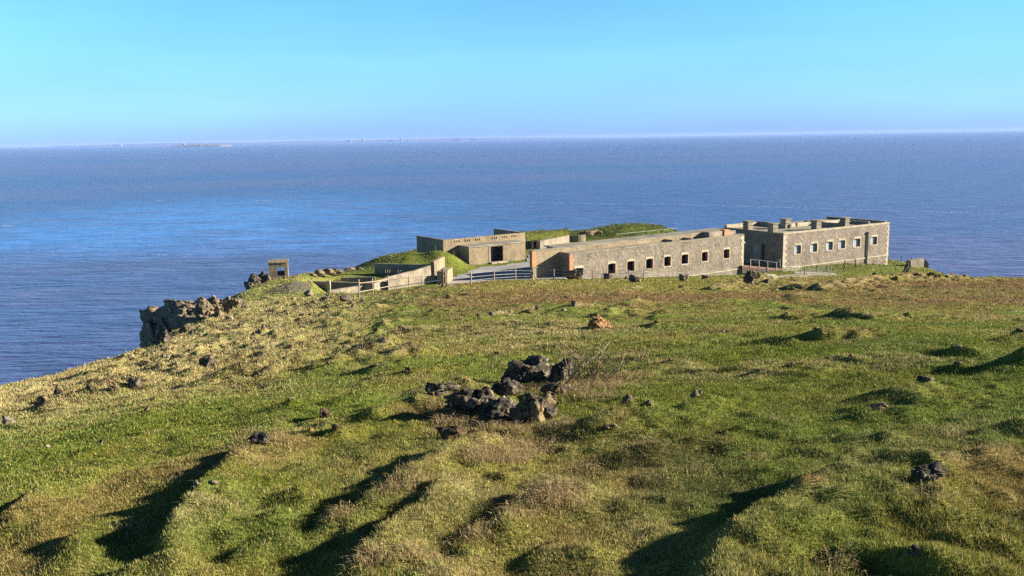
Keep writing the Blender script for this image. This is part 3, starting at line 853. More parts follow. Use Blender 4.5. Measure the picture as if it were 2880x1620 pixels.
rg = np.random.default_rng(79)
for k, (pts, h, wl, wr) in enumerate(_feat[:len(SCARP)]):      # stones and bare clods breaking through the hummock crests
    if not (11.5 < pts[0][1] < 80): continue
    for q in range(1 + k % 2):
        t = rg.uniform(0, .35); x = pts[0][0] + (pts[1][0] - pts[0][0]) * t; y = pts[0][1] + (pts[1][1] - pts[0][1]) * t
        w = rg.uniform(.13, .26) * (.6 + y / 55); v, f = rock_verts(1300 + 2 * k + q, (w, w * .8, w * rg.uniform(.45, .8)), 4, 12)
        o = link_mesh("rock", v, f, M[('rock_brown', 'rock_pale', 'earth', 'rock_dark')[(k + q) % 4]]); o.location = (x, y, gz1(x, y) + w * .02)
        tag(o, "small rough stone breaking through the crest of a turf hummock", "rock", "stones on the hummock crests")

# horned rock on the far right knoll
x, y, z = spot(2546, 766)
k_ = y / F_PX
v, f = rock_verts(331, (18 * k_, 14 * k_, 36 * k_), 4); v[:, 0] += .25 * v[:, 2]
v2, f2 = rock_verts(337, (7 * k_, 6 * k_, 22 * k_), 4); v2[:, 0] += .45 * v2[:, 2]; v2 = v2 + np.array((10 * k_, 0, 2 * k_))
v = np.vstack([v, v2]); f = np.vstack([f, f2 + len(v) - len(v2)])
o = link_mesh("horned_rock", v, f, M['rock_dark']); o.location = (x, y, z + 7 * k_)
tag(o, "black two-horned rock on the knoll right of the roofed barrack", "rock")


def crag(name, label, lumps, mat, cat="rock"):
    """an outcrop: one body of many broken blocks"""
    V, Fc, n = [], [], 0
    for (x, y, z, sx, sy, sz, seed, sub) in lumps:
        v, f = rock_verts(seed, (sx, sy, sz), sub, 16, .26, .5)
        V.append(v + np.array((x, y, z))); Fc.append(f + n); n += len(v)
    o = link_mesh(name, np.vstack(V), np.vstack(Fc), M[mat])
    return tag(o, label, cat)


rc = random.Random(12)


def lump_at(px, py, y, w_px, h_px, seed, depth=.8, sub=5):
    """a block whose middle stands at that distance"""
    x, yy, z = A(px, py, y); s = y / F_PX
    return (x, yy, z, w_px * s * 1.2, max(w_px * s * depth, 1.2), h_px * s * 1.2, seed, sub)


def cliff_block(p0, p1, depth, z0, z1, seed):
    """a steep-faced block whose face runs from plan point p0 to p1"""
    L = math.hypot(p1[0] - p0[0], p1[1] - p0[1]); a = math.atan2(p1[1] - p0[1], p1[0] - p0[0])
    v, f = rock_verts(seed, (L * 1.05, depth, z1 - z0), 5, 5, .16, .3, .75)
    c, s_ = math.cos(a), math.sin(a); v = v + np.array((L / 2, depth / 2, 0))
    return np.stack([p0[0] + v[:, 0] * c - v[:, 1] * s_, p0[1] + v[:, 0] * s_ + v[:, 1] * c, (z0 + z1) / 2 + v[:, 2]], -1), f


def pl(px, py, y):
    return A(px, py, y)


V, Fc, n = [], [], 0
ztA, ztB = pl(392, 862, 92)[2], pl(560, 845, 82)[2]
for (p0, p1, dp, z0, z1, sd) in (((pl(385, 900, 93)[:2]), pl(470, 900, 87)[:2], 5, ztA - 7, ztA - .3, 501), (pl(452, 900, 87.5)[:2], pl(548, 900, 82.5)[:2], 5.5, ztA - 6, ztA + .3, 502),
                                 (pl(430, 900, 90)[:2], pl(540, 900, 86)[:2], 4, ztA - 3, ztA + .9, 503), (pl(386, 900, 92)[:2], pl(440, 900, 88.2)[:2], 2.5, ztA - 8, ztA - 1.4, 504)):
    v, f = cliff_block(p0, p1, dp, z0, z1, sd); V.append(v); Fc.append(f + n); n += len(v)
for l_ in (lump_at(575, 885, 83, 70, 84, 421, 1.0), lump_at(612, 900, 82, 54, 60, 422), lump_at(540, 925, 81.5, 70, 40, 423), lump_at(600, 856, 85, 60, 44, 424), lump_at(640, 856, 85, 44, 40, 425, .8, 4),
           lump_at(668, 852, 85, 40, 34, 429, .8, 4)):
    v, f = rock_verts(l_[6], l_[3:6], l_[7], 16, .26, .5); V.append(v + np.array(l_[:3])); Fc.append(f + n); n += len(v)
tag(link_mesh("rock_crag", np.vstack(V), np.vstack(Fc), M['rock_tan']), "broken limestone crag with a black overhanging face on the cliff edge", "rock")
lumps = [lump_at(715, 795, 141, 46, 44, 421), lump_at(738, 785, 142, 30, 50, 422), lump_at(700, 803, 140, 30, 30, 423), lump_at(752, 790, 142, 24, 40, 424)]
crag("sea_rock", "black pointed crag dropping to the sea beside the ruined lookout hut", lumps, 'rock_dark')
lumps = [lump_at(780, 790, 143, 36, 22, 431, .8, 4), lump_at(805, 786, 143.5, 34, 20, 432, .8, 4), lump_at(825, 781, 144, 20, 14, 433, .8, 4), lump_at(760, 792, 142.5, 22, 24, 434, .8, 4)]
crag("foundation_rocks", "brown rock footing under the ruined lookout hut", lumps, 'rock_brown')
lumps = [lump_at(900, 768, 152, 40, 18, 441, .8, 4), lump_at(925, 765, 153, 36, 18, 442, .8, 4), lump_at(945, 764, 154, 30, 16, 443, .8, 4), lump_at(880, 774, 151, 20, 12, 444, .8, 4), lump_at(985, 757, 157, 40, 12, 445, .8, 4), lump_at(1010, 755, 159, 24, 10, 446, .8, 4)]
for l_ in lumps:
    tag(crag("rock", "grey stone in the line along the sea edge beyond the emplacement", [l_], 'rock_brown'), None, None, "stones along the sea edge")
lumps = [lump_at(1650, 656, 214, 60, 12, 461, .8, 4), lump_at(1685, 655, 216, 30, 10, 462, .8, 4), lump_at(1670, 650, 218, 30, 8, 463, .8, 4)]
for l_ in lumps:
    tag(crag("rock", "brown rock showing on the far side of the gorse mound", [l_], 'rock_brown'), None, None, "rocks on the gorse mound")

# ------------------------------------------------------------------ buildings (local x runs along the front, local -y faces the hill)
def frame(o, az, zdrop=0.0):
    """location and rotation of a building whose front starts at o and runs along azimuth az"""
    return (o[0], o[1], ZC - zdrop), math.radians(90 - az)


def arch(x0, x1, z0, z1, rise):
    """lintel outline: flat sides, crowned top and bottom"""
    n = 7
    top = [(x0 - .18 + (x1 - x0 + .36) * i / n, z1 + rise * .5 * (1 - (2 * i / n - 1) ** 2)) for i in range(n + 1)]
    bot = [(x0 - .02 + (x1 - x0 + .04) * i / n, z0 + rise * (1 - (2 * i / n - 1) ** 2)) for i in range(n + 1)]
    return bot + top[::-1]


# --- ruined barrack
loc, rz = frame((10.23, 154.75), 55)
bar = thing("ruined_barrack", "long ruined stone barrack with dark empty windows and cream lintels", "building", loc, rz)
WIN = [(8.94, 10.75), (13.64, 15.43), (18.4, 20.17), (23.14, 24.88), (27.83, 29.64), (33.48, 35.16), (39.82, 41.52)]
holes = [(a, b, -24.86, -22.95) for a, b in WIN] + [(1.19, 3.06, -27.5, -22.95)]
MB().wall(0, 45.8, -31.5, -20.55, 0, .6, holes).build("front_wall", M['rubble_wall'], bar)
MB().box(-.04, 45.84, -.07, .62, -20.548, -20.30).build("coping", M['coping'], bar)
MB().box(.62, 30.0, .62, 2.98, -20.75, -20.45).build("roof", M['roof'], bar)
MB().box(0.02, .6, .62, 2.98, -29, -20.32).build("end_wall", M['rubble_wall'], bar)
MB().box(45.2, 45.78, .62, 7.4, -31.5, -20.56).build("end_wall", M['rubble_wall'], bar)
MB().box(45.15, 45.83, .64, 7.4, -20.558, -20.30).build("end_coping", M['coping'], bar)
MB().wall(-5.95, 45.15, -29, -19.75, 3.0, 3.8).build("rear_wall", M['concrete'], bar)
MB().box(-.1, 45.1, 2.94, 7.4, -19.748, -19.55).build("rear_roof", M['roof'], bar)
MB().box(-6.03, -.11, 2.92, 3.86, -19.748, -19.55).build("wing_coping", M['coping'], bar)
MB().box(.6, 45.1, 6.8, 7.38, -29, -19.75).build("back_wall", M['rubble_wall'], bar)
MB().box(.62, 45.1, .62, 2.98, -26.6, -26.3).build("floor", M['dark_door_and_shade'], bar)  # floor coloured near black so the rooms look unlit
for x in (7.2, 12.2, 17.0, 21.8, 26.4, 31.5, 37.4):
    MB().box(x, x + .45, .62, 2.98, -26.3, -20.76).build("cross_wall", M['dark_door_and_shade'], bar)  # room shade put into the wall colour, keeps the window openings black
# broken upstands over the roofless end
MB().prism([(31.2, -20.75), (31.2, -20.1), (31.6, -20.1), (31.6, -20.75)], .65, 2.9).build("upstand", M['concrete_grey'], bar)
MB().box(36.6, 40.6, 1.0, 1.4, -20.75, -19.35).build("upstand", M['concrete_grey'], bar)
MB().box(36.6, 37.0, 1.4, 2.95, -20.75, -19.35).build("upstand", M['concrete_grey'], bar)
MB().box(40.8, 41.9, .75, 1.9, -20.75, -19.1).build("brick_pier", M['brick'], bar)
MB().box(41.9, 45.1, 1.6, 2.0, -20.75, -19.6).build("upstand", M['concrete_grey'], bar)
MB().box(26.0, 26.4, .7, 2.9, -20.44, -20.02).build("upstand", M['concrete_grey'], bar)
for i, (a, b) in enumerate(WIN):
    w = MB().prism(arch(a, b, -23.10, -22.66, .12), -.05, .3).build("window_lintel", M['lintel'], bar)
    MB().box(a - .18, b + .18, -.09, .3, -25.05, -24.862).build("window_sill", M['lintel'] if i > 2 else M['coping'], bar)
    MB().box(a - .26, a, -.025, .2, -24.86, -23.1).build("window_jamb", M['brick_pale'], bar); MB().box(b, b + .26, -.025, .2, -24.86, -23.1).build("window_jamb", M['brick_pale'], bar)
MB().prism(arch(1.19, 3.06, -23.2, -22.7, .12), -.05, .3).build("door_lintel", M['lintel'], bar)
q = MB()
for k in range(12):
    q.box(45.8 - (.9 if k % 2 else .55), 45.86, -.035, .3, -28.8 + k * .68, -28.13 + k * .68 - .01)
q.build("quoins", M['lintel'], bar)
MB().box(-.03, .62, -.04, .3, -23.3, -20.56).build("brick_quoin", M['brick'], bar)
MB().box(-5.98, -5.2, 2.955, 3.3, -22.45, -19.76).build("brick_quoin", M['brick'], bar)
MB().box(-6.12, -.02, 2.86, 3.0, -22.62, -22.46).build("string_course", M['coping'], bar)
MB().box(29.5, 45.87, -.09, 0, -27.5, -27.3).build("plinth_course", M['lintel'], bar)
MB().box(45.3, 46.2, -.08, .4, -22.2, -21.95).build("bracket", M['lintel'], bar)
MB().wall(-3.1, .0, -27.5, -24.05, -2.2, -1.9).build("low_wall", M['concrete_grey'], bar)
hr = MB()
for x in np.linspace(17.5, 34, 7):
    hr.bar((x, 7.1, -19.55), (x, 7.1, -18.8), .02)
hr.bar((17.5, 7.1, -18.75), (34, 7.1, -18.75), .022)
hr.build("roof_handrail", M['steel'], bar)

# --- roofed barrack
loc, rz = frame((58.08, 188.14), 58.2)
rb = thing("roofed_barrack", "tall flat-roofed stone barrack with boarded windows and five chimneys", "building", loc, rz)
WR = [(3.72, 5.63), (8.86, 10.9), (14.0, 16.1), (18.15, 20.3), (23.38, 25.6), (29.47, 31.65)]
holes = [(a, b, -25.9, -23.98) for a, b in WR]
MB().wall(0, 36, -34.5, -21.35, 0, .7, holes).build("front_wall", M['rubble_wall_warm'], rb)
MB().wall(-.002, .7, -34, -21.35, .702, 17.3).build("end_wall", M['rubble_wall'], rb)
MB().box(35.3, 36.0, .702, 17.3, -34, -21.35).build("end_wall", M['rubble_wall'], rb)
MB().box(0, 36, 17.3, 18.0, -34, -21.35).build("back_wall", M['rubble_wall'], rb)
MB().box(-.06, 36.06, -.06, .72, -21.348, -21.02).build("front_parapet", M['lintel'], rb)
MB().box(-.05, .72, .722, 17.28, -21.348, -21.1).build("end_parapet", M['coping'], rb)
MB().box(35.28, 36.05, .722, 17.28, -21.348, -20.75).build("end_parapet", M['coping'], rb)
MB().box(.72, 35.28, .72, 17.28, -21.9, -21.3).build("roof", M['roof'], rb)
MB().box(0, 10.4, 16.6, 17.25, -21.299, -20.5).build("roof_upstand", M['lintel'], rb)
MB().box(10.4, 10.9, 7.2, 17.2, -21.299, -20.35).build("roof_upstand", M['coping'], rb)
MB().box(10.9, 14.2, 9.0, 9.6, -21.299, -20.5).build("roof_upstand", M['lintel'], rb)
MB().box(14.9, 19.5, 9.0, 9.6, -21.299, -20.5).build("roof_upstand", M['lintel'], rb)
MB().box(20.6, 21.1, 1.4, 12, -21.299, -20.45).build("roof_upstand", M['coping'], rb)
MB().box(22.5, 29.5, 8.0, 8.6, -21.299, -20.5).build("roof_upstand", M['lintel'], rb)
MB().box(29.5, 30.0, .9, 9, -21.299, -20.55).build("roof_upstand", M['coping'], rb)
for (x, y0) in ((.35, 10.5), (.35, 3.3), (10.0, 8.3), (12.4, 1.7), (22.0, 1.7)):
    c_ = MB().box(x - .75, x + .75, y0 - .75, y0 + .75, -21.35 if x > 1 else -21.09, -19.35).build("chimney", M['concrete_grey'], rb)
    MB().box(x - .95, x + .95, y0 - .95, y0 + .95, -19.348, -19.12).box(x - .86, x + .86, y0 - .86, y0 + .86, -20.15, -19.97).build("chimney_cap", M['coping'], c_)
for a, b in WR:
    w = MB().box(a, b, .42, .5, -25.9, -23.98).build("window_board", M['board'], rb)
    MB().prism(arch(a, b, -24.1, -23.62, .1), -.06, .3).build("window_lintel", M['lintel'], rb)
    MB().box(a - .18, b + .18, -.10, .3, -26.1, -25.902).build("window_sill", M['lintel'], rb)
    MB().box(a - .3, a, -.03, .2, -25.9, -24.1).build("window_jamb", M['lintel'], rb); MB().box(b, b + .3, -.03, .2, -25.9, -24.1).build("window_jamb", M['lintel'], rb)
MB().box(-.1, 36.1, -.12, 0, -28.86, -28.6).build("string_course", M['lintel'], rb)
for end in (0, 1):
    q = MB()
    for k in range(16):
        l = 1.15 if k % 2 else .7
        q.box(*((-.045, l) if end == 0 else (36 - l * .8, 36.04)), -.04, 0, -32 + k * .65, -31.355 + k * .65 + .005)
    q.build("quoins", M['lintel'], rb)
MB().bar((28.0, -.2, -30.6), (28.0, -.2, -22.95), .16).box(27.65, 28.35, -.4, 0, -23.1, -22.75).build("downpipe", M['iron'], rb)
MB().box(-.12, -.003, 6.2, 8.3, -28.3, -24.0).build("door", M['grey_door'], rb)
MB().box(-.22, -.003, 6.0, 8.5, -23.998, -23.6).build("door_lintel", M['coping'], rb)
MB().box(-.06, -.003, 5.1, 5.9, -28.3, -23.9).build("dark_recess_panel", M['dark_door_and_shade'], rb)  # flat dark panel on the wall in place of a real recess

# --- concrete battery observation building
loc, rz = frame((-13.29, 172.84), 55)
bt = thing("concrete_shelter", "pale concrete shelter with slit vents and a dark doorway facing the yard", "building", loc, rz)
SL = [(s, s + .26, -20.36, -19.9) for s in (2.45, 2.95, 3.45, 4.9, 5.4, 5.9, 7.3, 7.8, 8.3, 11.4, 11.9, 12.4, 13.86, 14.37, 14.87, 16.26, 16.75, 17.25)]
MB().wall(0, 19.8, -26, -19.6, 0, .4, SL).build("slit_wall", M['concrete'], bt)
MB().box(0.0, .4, .402, 10.8, -26, -19.58).build("side_wall", M['concrete'], bt)
MB().box(19.4, 19.8, .402, 11.2, -26, -19.58).build("side_wall", M['concrete'], bt)
MB().box(.42, 19.38, .42, 4.5, -23.2, -22.9).build("inner_roof", M['roof'], bt)
wx = 3.41
MB().wall(wx, wx + 13.4, -26, -21.1, -3.9, -3.5, [(wx + 5.05, wx + 8.05, -24.35, -21.3)]).build("wing_wall", M['concrete'], bt)
MB().box(wx + .002, wx + .4, -3.498, -.002, -26, -21.1).build("wing_side_wall", M['concrete'], bt)
MB().box(wx + 13.0, wx + 13.39, -3.498, -.002, -26, -21.1).build("wing_side_wall", M['concrete'], bt)
MB().box(wx - .12, wx + 13.5, -4.05, -.002, -21.098, -20.86).build("wing_roof", M['roof'], bt)
MB().box(wx + 4.6, wx + 5.05, -3.96, -3.45, -24.35, -21.12).build("door_post", M['concrete_grey'], bt)
dd = MB().box(wx + 5.3, wx + 7.9, -2.0, -1.9, -24.6, -21.2).build("door", M['dark_door_and_shade'], bt)
MB().box(wx + 6.7, wx + 6.82, -2.06, -2.0, -24.5, -21.3).build("door_jamb", M['brick_pale'], dd)
MB().box(wx + 4.7, wx + 8.6, -4.9, -3.9, -25.2, -24.35).build("step", M['path'], bt)

# --- sunken emplacement (walls given by plan points)
em = thing("sunken_emplacement", "sunken concrete gun emplacement with sloping wing walls behind the rail fence", "gun emplacement")


def planwall(pts, th, name, mat, parent, holes=None):
    """upright wall along plan points (x, y, ztop, zbottom), pushed away from the viewer by th"""
    q = MB()
    for (a, b) in zip(pts[:-1], pts[1:]):
        d = Vector((b[0] - a[0], b[1] - a[1], 0)).normalized(); n = Vector((-d.y, d.x, 0)) * th
        if n.y < 0: n = -n
        B = [(a[0], a[1], a[3]), (b[0], b[1], b[3]), (b[0] + n.x, b[1] + n.y, b[3]), (a[0] + n.x, a[1] + n.y, a[3])]
        T = [(a[0], a[1], a[2]), (b[0], b[1], b[2]), (b[0] + n.x, b[1] + n.y, b[2]), (a[0] + n.x, a[1] + n.y, a[2])]
        q.hexa(B, T)
    return q.build(name, mat, parent)


def top(px, py, y):
    return A(px, py, y)


x0, y0 = P(1053, 741, 22.3); x1, y1 = P(1228, 745, 22.3)
L = math.hypot(x1 - x0, y1 - y0)
pw = MB().wall(0, L, -3.6, 0, 0, .45, [(s, s + .24, -1.72, -1.1) for s in (1.95, 2.38, 2.8, 4.45, 4.95, 5.4)] + [(s, s + .2, -2.3, -1.9) for s in (3.3, 3.8)]).build("slit_wall", M['concrete_grey'], em)
pw.location = (x0, y0, ZC - 22.3); pw.rotation_euler = (0, 0, math.atan2(y1 - y0, x1 - x0))
# long front wing wall with a rising top
planwall([(*top(926, 817, 138)[:2], top(926, 817, 138)[2], ZC - 27), (*top(1046, 799, 143.5)[:2], top(1046, 799, 143.5)[2], ZC - 27), (*top(1093, 779, 146.5)[:2], top(1093, 779, 146.5)[2], ZC - 27),
          (*top(1161, 762, 151)[:2], top(1161, 762, 151)[2], ZC - 27)], .5, "wing_wall", M['concrete_grey'], em)
planwall([(*top(1161.5, 766, 152.5)[:2], top(1161.5, 763, 152.5)[2], ZC - 27), (*top(1219, 744, 156.5)[:2], top(1219, 744, 156.5)[2], ZC - 27)], .5, "inner_wall", M['concrete_grey'], em)
planwall([(*top(1093, 787, 145)[:2], top(1093, 787, 145)[2], ZC - 27), (*top(1228, 775, 151.5)[:2], top(1228, 775, 151.5)[2], ZC - 27), (*top(1243, 781, 152.2)[:2], top(1243, 781, 152.2)[2], ZC - 27)],
         .5, "front_wall", M['concrete_grey'], em)
planwall([(*top(1221, 736, 156)[:2], top(1221, 736, 156)[2], ZC - 26.5), (*top(1251, 721, 163)[:2], top(1251, 721, 163)[2], ZC - 26.5)], .7, "pier", M['concrete'], em)
planwall([(*top(1253, 763, 150)[:2], top(1253, 764, 150)[2], ZC - 26.5), (*top(1273, 752, 153)[:2], top(1273, 752, 153)[2], ZC - 26.5)], 1.6, "end_block", M['concrete'], em)
# left dark parapet
x0, y0 = P(880, 791, 23.0); x1, y1 = P(1052, 797, 23.0)
planwall([(x0, y0, ZC - 23, ZC - 27), (x1, y1, ZC - 23, ZC - 27)], .5, "parapet", M['concrete_grey'], em)
xa, ya, za = top(836, 816, 141)
planwall([(xa, ya, za, ZC - 27), (*top(879, 799, 142.5)[:2], top(879, 799, 142.5)[2], ZC - 27)], .5, "left_wall", M['concrete'], em)
xa, ya, za = top(917, 790, 141.0); xb, yb, zb = top(927.5, 790, 141.0)
MB().box(xa, xb, ya, ya + .55, ZC - 27, za).build("pillar", M['lintel'], em)
x0, y0 = P(958, 781, 23.6); x1, y1 = P(1054, 779, 23.6)
planwall([(x0, y0, ZC - 23.6, ZC - 26), (x1, y1, ZC - 23.6, ZC - 26)], .5, "inner_parapet", M['concrete_grey'], em)

# concrete stumps on the turf bank
for (px, py, y, h, lab) in ((1224, 714, 168, 1.0, "short concrete post on the grass bank in front of the shelter's dark side wall"), (1245, 718, 168.5, 1.35, "taller concrete post at the shelter's front corner"), (1276, 712, 169.5, .85, "stubby concrete post on the bank below the slit wall")):
    x, yy, z = A(px, py, y); z = gz1(x, yy)
    tag(MB().hexa([(x - .16, yy - .16, z - .4), (x + .16, yy - .16, z - .4), (x + .16, yy + .16, z - .4), (x - .16, yy + .16, z - .4)],
                  [(x - .13, yy - .13, z + h), (x + .12, yy - .13, z + h * .96), (x + .12, yy + .13, z + h * .93), (x - .13, yy + .13, z + h)]).build("concrete_post", M['concrete']), lab, "post", "concrete posts on the bank")

# --- overgrown casemate behind the barracks
cs = thing("overgrown_casemate", "low concrete casemate wall under a turf roof behind the yard", "building")
x0, y0, z0 = A(1519, 678, 196); x1, y1, z1 = A(1601, 661, 205)
planwall([(x0, y0, z0, ZC - 27), (x1, y1, z1, ZC - 27)], 1.0, "front_wall", M['concrete_grey'], cs)
xa, ya, _ = A(1494, 680, 197); xb, yb, _ = A(1519.5, 678, 197.5)
planwall([(xa, ya, ZC - 22.7, ZC - 27), (xb, yb, ZC - 22.7, ZC - 27)], .5, "recess_wall", M['dark_door_and_shade'], cs)
xa, ya, _ = A(1497, 680, 194)
MB().box(xa - .15, xa + .25, ya, ya + .4, ZC - 26, ZC - 22.75).build("pillar", M['concrete_grey'], cs)
q = MB()
for k in range(9):
    t0, t1 = math.radians(195 + k * 14), math.radians(195 + (k + 1) * 14)
    cx, cy, _ = A(1619, 670, 213); r0, r1 = 2.9, 2.4
    a0, a1, b0, b1 = [(cx + r * math.cos(t), cy + r * math.sin(t)) for r, t in ((r0, t0), (r0, t1), (r1, t0), (r1, t1))]
    q.hexa([(*a0, ZC - 27), (*a1, ZC - 27), (*b1, ZC - 27), (*b0, ZC - 27)], [(*a0, ZC - 23.2), (*a1, ZC - 23.2), (*b1, ZC - 23.2), (*b0, ZC - 23.2)])
q.build("curved_apron", M['concrete'], cs)
# turf roof of the casemate: a low heaped slab
vv, fc = [], []
nx_, ny_ = 24, 10
for j in range(ny_ + 1):
    for i in range(nx_ + 1):
        t, s_ = i / nx_, j / ny_
        xx = xa - 1 + (x1 - xa + 1) * t - .5 * 4 * s_ * 0; yy = y0 - .3 + (y1 - y0) * t + 7 * s_
        vv.append((xx, yy, z0 + (z1 - z0) * t + .04 + 1.0 * math.sin(math.pi * min(1, s_ * .7)) * (.8 + .35 * rc.random())))
for j in range(ny_):
    for i in range(nx_):
        k = j * (nx_ + 1) + i; fc.append((k, k + 1, k + nx_ + 2, k + nx_ + 1))
col_t = np.array([(.10, .11, .02)] * len(vv)) * np.array([rc.uniform(.6, 1.5) for _ in vv])[:, None]
link_mesh("turf_roof", np.array(vv), np.array(fc), M['turf'], cs, col=col_t, smooth=True)

# --- sea wall remnant at the far right
sw = []
for px, py, y in ((2562, 733, 206), (2600, 727, 209), (2612, 740, 209)):
    sw.append((*A(px, py, y)[:2], A(px, py, y)[2], ZC - 36))
tag(planwall(sw, 1.2, "stone_wall", M['rubble_wall_warm'], None), "stump of a stone wall at the cliff edge beyond the roofed barrack", "wall")

# --- lookout hut
x0, y0, z0 = A(757, 781, 144)
hut = thing("lookout_hut", "small flat-roofed concrete lookout hut with a square window on the cliff edge", "hut", (x0, y0, z0 - .2), math.radians(12))
wd, hh = 3.05, 2.55
MB().wall(0, wd, -.3, hh, 0, .28, [(1.32, 2.52, .42, 1.82)]).build("front_wall", M['concrete'], hut)
MB().wall(0.02, wd, -.3, hh, 2.3, 2.55, [(1.0, 2.75, .9, 1.95)]).build("rear_wall", M['concrete'], hut)
MB().box(0, .26, .282, 2.298, -.3, hh).build("side_wall", M['concrete'], hut)
MB().box(wd - .26, wd, .282, 2.298, -.3, hh).build("side_wall", M['concrete'], hut)
MB().hexa([(-.12, -.14, hh + .03), (wd + .1, -.1, hh + .005), (wd + .1, 2.7, hh + .03), (-.12, 2.7, hh + .005)], [(-.12, -.14, hh + .2), (1.3, -.14, hh + .22), (wd + .1, 2.7, hh + .32), (-.12, 2.7, hh + .27)]).build("roof_slab", M['concrete'], hut)
MB().hexa([(1.2, -.15, hh + .005), (wd + .08, -.12, hh + .005), (wd + .08, 2.0, hh + .2), (1.2, 2.0, hh + .2)], [(1.2, -.15, hh + .16), (wd + .08, -.12, hh + .2), (wd + .08, 2.0, hh + .36), (1.2, 2.0, hh + .34)]).build("roof_slab", M['concrete'], hut)

# ------------------------------------------------------------------ yard, paths
def drape(name, mat, pts, lift=.05, step=.8, flat=None):
    """a surface sheet cut to a plan polygon and laid on the ground"""
    poly = np.array(pts)
    xs = np.arange(poly[:, 0].min(), poly[:, 0].max() + step, step); ys = np.arange(poly[:, 1].min(), poly[:, 1].max() + step, step)
    X, Y = np.meshgrid(xs, ys, indexing='ij')
    ins = sdist(X, Y, poly) + (fbm2(X / 2.5, Y / 2.5, 3, 111) - .5) * 1.6 < 0
    Z = gz(X, Y) + lift if flat is None else np.full(X.shape, flat)
    id_ = np.arange(X.size).reshape(X.shape)
    k = ins[:-1, :-1] & ins[1:, :-1] & ins[1:, 1:] & ins[:-1, 1:]
    f = np.stack([id_[:-1, :-1], id_[1:, :-1], id_[1:, 1:], id_[:-1, 1:]], -1)[k]
    o = link_mesh(name, np.stack([X, Y, Z], -1).reshape(-1, 3), f, mat)
    return tag(o, kind="structure")


YD = 24.50
drape("gravel_yard", M['gravel'], [P(1252, 782, YD), P(1300, 770, YD), P(1345, 752, YD), P(1420, 745, YD), P(1480, 734, YD), P(1490, 705, YD), P(1600, 697, YD), (14, 156), (14, 140), (-14, 140)], step=.45, flat=ZC - YD)
drape("path", M['path'], [spot(2150, 772)[:2], spot(2230, 764)[:2], spot(2330, 766)[:2], spot(2360, 772)[:2], spot(2300, 778)[:2], spot(2230, 780)[:2], spot(2170, 779)[:2]], .06, .4)
# rubble patch left of the emplacement
rv, rfc, rcol = [], [], []
v3, f3 = ICO[3][0][:], None
import bmesh as _bm
b_ = _bm.new(); _bm.ops.create_icosphere(b_, subdivisions=1, radius=1.0); iv = np.array([q.co for q in b_.verts]); jf = np.array([[q.index for q in g.verts] for g in b_.faces]); b_.free()
rb_poly = np.array([spot(735, 822)[:2], spot(800, 800)[:2], spot(870, 789)[:2], spot(878, 800)[:2], spot(835, 822)[:2], spot(760, 826)[:2]])
rg = np.random.default_rng(5); n = 0
lo, hi = rb_poly.min(0), rb_poly.max(0)
pts = rg.uniform(lo, hi, (5200, 2)); pts = pts[sdist(pts[:, 0], pts[:, 1], rb_poly) < 0]
pz = gz(pts[:, 0], pts[:, 1])
for (x, y), z in zip(pts, pz):
    s_ = rg.uniform(.06, .17)
    q = iv * (1 + rg.uniform(-.25, .25, (len(iv), 1))) * s_ * np.array((1.2, 1, .55)) + np.array((x, y, z + .01))
    rv.append(q); rfc.append(jf + n); n += len(iv)
o = link_mesh("rubble", np.vstack(rv), np.vstack(rfc), M['rubble_stone']); tag(o, kind="stuff")

# ------------------------------------------------------------------ fences and rails
def post(px, py, h, r, mat, parent, lean=(0, 0)):
    x, y, z = spot(px, py)
    o = MB().bar((0, 0, -.3), (lean[0], lean[1], h), r * 1.05, r, 7).build("post", M[mat], parent)
    o.location = (x, y, z)
    return Vector((x, y, z)), o


def fence(name, label, posts, mat, rails, rail_mat, rail_r, cat="fence", part="wire"):
    t = thing(name, label, cat)
    pp = []
    for px, py, h, r, *ln in posts:
        p_, _ = post(px, py, h, r, mat, t, ln[0] if ln else (0, 0)); pp.append((p_, h))
    for fr in rails:
        q = MB()
        for (a, ha), (b_, hb) in zip(pp[:-1], pp[1:]):
            q.bar(a + Vector((0, 0, ha * fr)), b_ + Vector((0, 0, hb * fr)), rail_r, None, 5)
        q.build(part, M[rail_mat], t)
    return t, pp


t, pp = fence("wire_fence", "weathered post and wire fence along the hill edge in front of the ruined barrack",
              [(1325, 801, 1.3, .075), (1390, 794, 1.28, .07), (1450, 789, 1.25, .07), (1498, 787, 1.1, .08), (1558, 787, 1.2, .06), (1668, 786, 1.0, .055), (1769, 788, 1.1, .055), (1811, 789, 1.0, .055), (1852, 783, 1.0, .055), (1891, 781, 1.0, .06),
               (1947, 778, 1.0, .055), (2005, 776, .9, .055), (2061, 776, 1.1, .05)], 'wood', (.35, .62, .92), 'steel', .012)
p_ = pp[3][0]
for dx in (-.55, .55):
    MB().bar((p_.x, p_.y - .02, p_.z + 1.0), (p_.x + dx, p_.y - .25, p_.z - .1), .05).build("strut", M['wood'], t)
t, pp = fence("rail_fence", "low two-rail timber fence on the turf before the sunken emplacement", [(1011, 836, 1.7, .06), (1049, 828, 1.65, .06), (1093, 818, 1.6, .075, (-.03, 0))], 'wood', (.30, .78), 'wood', .04, part="rail")
t, pp = fence("sloping_rail", "pale sloping handrail with three posts in front of the emplacement's front wall", [(1094, 817, .55, .05), (1151, 814, 1.35, .06), (1188, 812, 1.2, .055), (1243, 809, .9, .05)], 'wood', (), 'rail_pale', .05)
q = MB()
pz_ = [A(1093, 809, pp[0][0].y), A(1243, 787, pp[-1][0].y)]
q.bar(pz_[0], pz_[1], .06); q.build("rail", M['rail_pale'], t)
t, pp = fence("gate_posts", "pair of dark gate posts at the end of the front wall", [(1246, 810, 2.0, .10), (1256, 807, 1.75, .06, (.08, 0))], 'wood_dark', (.62,), 'wood_dark', .04, part="rail")

